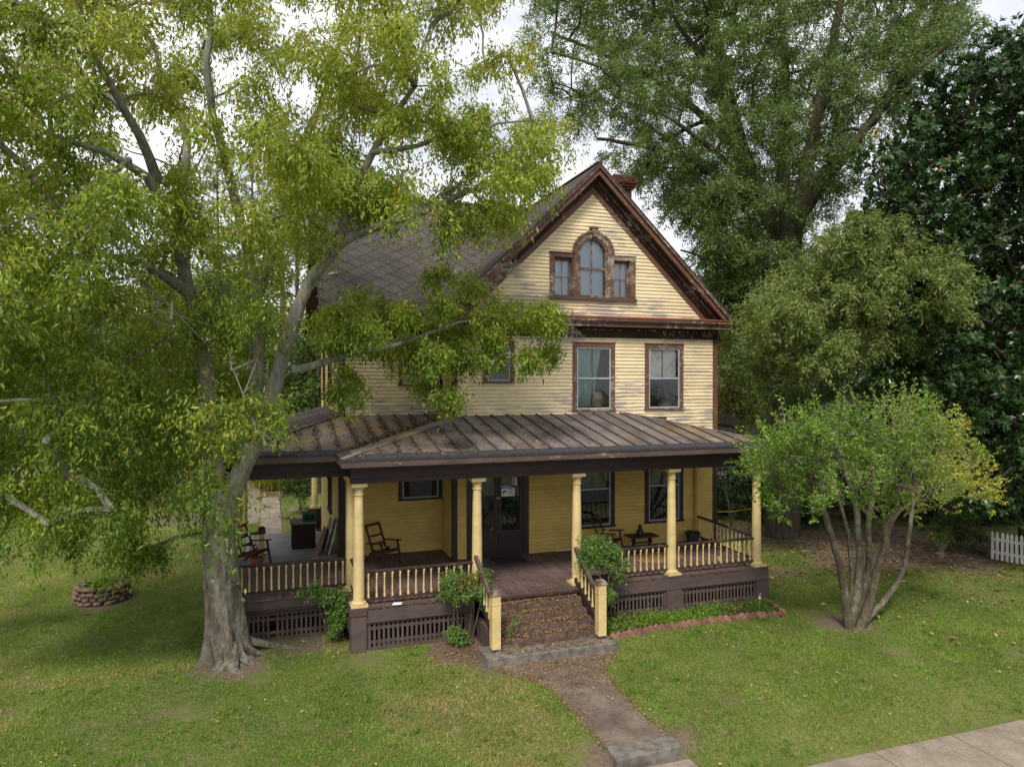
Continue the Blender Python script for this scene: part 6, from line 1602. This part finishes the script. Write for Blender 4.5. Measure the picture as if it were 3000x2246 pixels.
m.v = [(a, b + .03, c + .275 + .002) for a, b, c in m.v]; m.build('paper_scrap', M['signwhite'], None, label='white paper scrap on the porch edge right of the corner column', cat='paper')
lan = empty('porch_lantern', (3.75, 1.5, 3.6), 'small hanging lantern under the porch ceiling by the door', 'lamp')
boxes('hanger', M['lantern'], lan, (3.74, 3.76, 1.49, 1.51, 3.10, 3.598))
m = MB(); m.lathe([(.04, 3.09), (.10, 3.05), (.10, 3.035)], 6, (3.75, 1.5, 0)); m.lathe([(.09, 2.83), (.09, 2.815), (.05, 2.80)], 6, (3.75, 1.5, 0))
for q in range(6): a = q * math.pi / 3; m.bar((3.75 + .088 * math.cos(a), 1.5 + .088 * math.sin(a), 2.82), (3.75 + .088 * math.cos(a), 1.5 + .088 * math.sin(a), 3.04), .012, .012)
m.build('cage', M['lantern'], lan); m = MB(); m.lathe([(.078, 2.835), (.078, 3.03)], 6, (3.75, 1.5, 0)); m.build('glass_shade', M['lampglass'], lan)
# side porch clutter
cab = empty('cabinet', (-.80, 5.45, FL), 'dark red cabinet with a grey lid on the side porch', 'cabinet')
boxes('body', M['redpaint'], cab, (-1.10, -.50, 5.2, 5.7, FL + .03, 1.52)); boxes('feet', M['redpaint'], cab, (-1.08, -1.02, 5.22, 5.28, FL, FL + .03), (-.58, -.52, 5.22, 5.28, FL, FL + .03), (-1.08, -1.02, 5.62, 5.68, FL, FL + .03), (-.58, -.52, 5.62, 5.68, FL, FL + .03)); boxes('lid', M['greywood'], cab, (-1.14, -.47, 5.15, 5.73, 1.521, 1.565))
gb_ = boxes('green_frame_box', M['greenpaint'], None, (-.82, -.77, 5.22, 5.5, 1.567, 1.76), (-.53, -.48, 5.22, 5.5, 1.567, 1.76), (-.77, -.53, 5.22, 5.5, 1.567, 1.61), (-.77, -.53, 5.46, 5.5, 1.61, 1.76), (-.83, -.47, 5.2, 5.52, 1.761, 1.79), label='open green wooden box standing on the dark red cabinet', cat='box')
for (dx, lb, mt, h) in ((-.50, 'brown plywood board leaning on the side wall', 'ply', .62), (-.36, 'grey board leaning on the side wall behind the plywood', 'greywood', .86), (-.24, 'white panel leaning closest to the side wall', 'whitepaint', .80)):
    m = MB(); m.hexa([(dx, 4.35, FL + .003), (dx + .025, 4.35, FL + .003), (dx + .025, 4.95, FL + .003), (dx, 4.95, FL + .003), (dx + .20, 4.35, FL + h), (dx + .225, 4.35, FL + h), (dx + .225, 4.95, FL + h), (dx + .20, 4.95, FL + h)]); m.build('leaning_board', M[mt], None, label=lb, cat='board')
pot = empty('terracotta_pot', (-1.93, 3.55, FL), 'terracotta pot with dry plant beside the side porch chair', 'pot', local=True)
m = MB(); m.lathe([(.10, 0), (.15, .20), (.17, .20), (.17, .25), (.15, .25)], 16); m.build('pot', M['terracotta'], pot, smooth=True)
m = MB()
for q in range(26): a = random.uniform(0, 6.28); m.tube([(.04 * math.cos(a), .04 * math.sin(a), .2), (.15 * math.cos(a), .15 * math.sin(a), .33), (.22 * math.cos(a), .22 * math.sin(a), .30)], .005, 3)
m.build('dry_stalks', M['soil'], pot)
m = MB(); m.hexa([(-.17, 6.3, 2.62), (-.003, 6.3, 2.62), (-.003, 6.6, 2.62), (-.17, 6.6, 2.62), (-.2, 6.28, 2.68), (-.003, 6.28, 2.68), (-.003, 6.62, 2.68), (-.2, 6.62, 2.68)]); m.hexa([(-.05, 6.42, 2.40), (-.003, 6.42, 2.36), (-.003, 6.48, 2.36), (-.05, 6.48, 2.40), (-.15, 6.42, 2.62), (-.003, 6.42, 2.62), (-.003, 6.48, 2.62), (-.15, 6.48, 2.62)])
m.build('wall_shelf', M['chairwood'], None, label='small wooden bracket shelf on the left side wall', cat='shelf')
# satellite dish
dsh = empty('satellite_dish', (-4.5, 14.9, 0), 'dark satellite dish on a pole by the gravel drive', 'dish')
m = MB(); m.tube([(-4.5, 14.9, -.1), (-4.5, 14.9, 1.15)], .03, 8); m.build('pole', M['galv'], dsh)
m = MB(); m.lathe([(.03, 0), (.15, .02), (.27, .07), (.275, .075), (.26, .075), (.14, .03), (.02, .012)], 20); me = m.mesh('reflector', M['dish'], True); link('reflector', me, dsh, (-4.48, 14.86, 1.36), (1.0, .5, 0))
m = MB(); m.bar((-4.5, 14.9, 1.12), (-4.44, 14.7, 1.25), .03, .03); m.bar((-4.46, 14.8, 1.2), (-4.2, 14.45, 1.35), .02, .02); m.build('feed_arm', M['galv'], dsh)
# pinwheel
pw = empty('pinwheel', (8.93, -.62, 0), 'little red white and blue pinwheel on a stick in the bed', 'pinwheel')
m = MB(); m.tube([(8.93, -.62, -.02), (8.93, -.62, .34)], .005, 5); m.build('stick', M['cardboard'], pw)
for k in range(6):
    a = k * math.pi / 3; m = MB(); c = np.array([8.93, -.635, .36]); p0 = (0.07 * math.cos(a), -.002, .07 * math.sin(a)); p1 = (.06 * math.cos(a + .75), -.02, .06 * math.sin(a + .75))
    m.v = [tuple(c), tuple(c + p0), tuple(c + p1), tuple(c + np.array([0, .004, 0])), tuple(c + p0 + np.array([0, .004, 0])), tuple(c + p1 + np.array([0, .004, 0]))]; m.f = [(0, 1, 2), (5, 4, 3), (0, 3, 4, 1), (1, 4, 5, 2), (2, 5, 3, 0)]
    m.build('blade', [M['signblue'], M['signwhite'], simple('pinwheel_red', lin(190, 50, 50), rough=.5, bump=0)][k % 3], pw)
# back garden: bed with brick edge, strap leaved plants, bush, rear column and steps
gbd = flat_poly('garden_bed', [(-1.95, 20.2), (-.4, 20.2), (-.3, 24.5), (-2.3, 24.5)], 0.03, M['soil'], .1, kind='structure')
ge = empty('garden_edging', (-1.3, 20.1, 0), 'row of red bricks edging the back garden bed', 'edging')
for k in range(13): link('brick', eb_me, ge, (-1.95 + .125 * k, 20.1, .06), (0, random.uniform(-.1, .1), 1.57), (1, 1.2, 1.6))
for (x, y, lb, mt, nn, h) in ((-1.3, 21.3, 'clump of yellowing strap leaved plants in the back bed', 'leaf_yel', 420, 1.05), (-.6, 21.0, 'green strap leaved clump nearest the bush', 'leaf_bright', 260, .8), (-1.9, 22.5, 'pale strap leaved clump at the far end of the bed', 'leaf_yel', 260, 1.0)):
    t = empty('strap_plant', (x, y, 0), lb, 'plant', 'strap leaved plants'); p = np.stack([x + RNG.normal(size=nn) * .28, y + RNG.normal(size=nn) * .25, np.full(nn, .02)], 1); d = RNG.normal(size=(nn, 3)) * .35; d[:, 2] = 1
    leaf_object('leaves', p, d, RNG.uniform(h * .6, h * 1.1, nn), .045, RNG.random(nn), M[mt], t, kind='stuff')
shrub('bamboo_bush', 'upright green bush beside the back walk', (-.45, 14.8), [(random.uniform(-.15, .15), random.uniform(-.1, .1), random.uniform(-.5, .5), random.uniform(-.3, .3), 1.9) for _ in range(9)], [(-.45 + random.gauss(0, .35), 14.8 + random.gauss(0, .3), random.uniform(.9, 2.3), .3) for _ in range(30)], 'leaf_bg', .13, [], ns=10, per=12)
boxes('back_steps', M['greywood'], None, (-.10, .7, 12.4, 12.9, -.05, .35), (-.10, .7, 12.0, 12.4, -.05, .62), (-.1, .7, 11.45, 12.0, -.05, .86), label='grey wooden steps at the rear of the house', cat='steps')
column(-.16, 11.2)
boxes('rear_porch', M['trim_dark'], house, (-.4, 3.0, 11.02, 11.42, .2, FL), (-.4, 3.0, 11.02, 11.45, 3.27, 3.6))
boxes('stepping_stone', M['concrete_dark'], None, (-.95, -.55, 15.5, 16.2, -.03, .03), label='flat grey stepping stone by the back walk', cat='stone')
# ring of stones round the bush
rs = empty('stone_edging', (-.45, 14.5, 0), 'half ring of rounded stones at the foot of the upright bush', 'edging')
for k in range(9):
    a = math.pi + k * .36; link('stone', random.choice(stones), rs, (-.45 + .75 * math.cos(a), 14.5 + .55 * math.sin(a), .04), (0, 0, a), (.11, .07, .07))
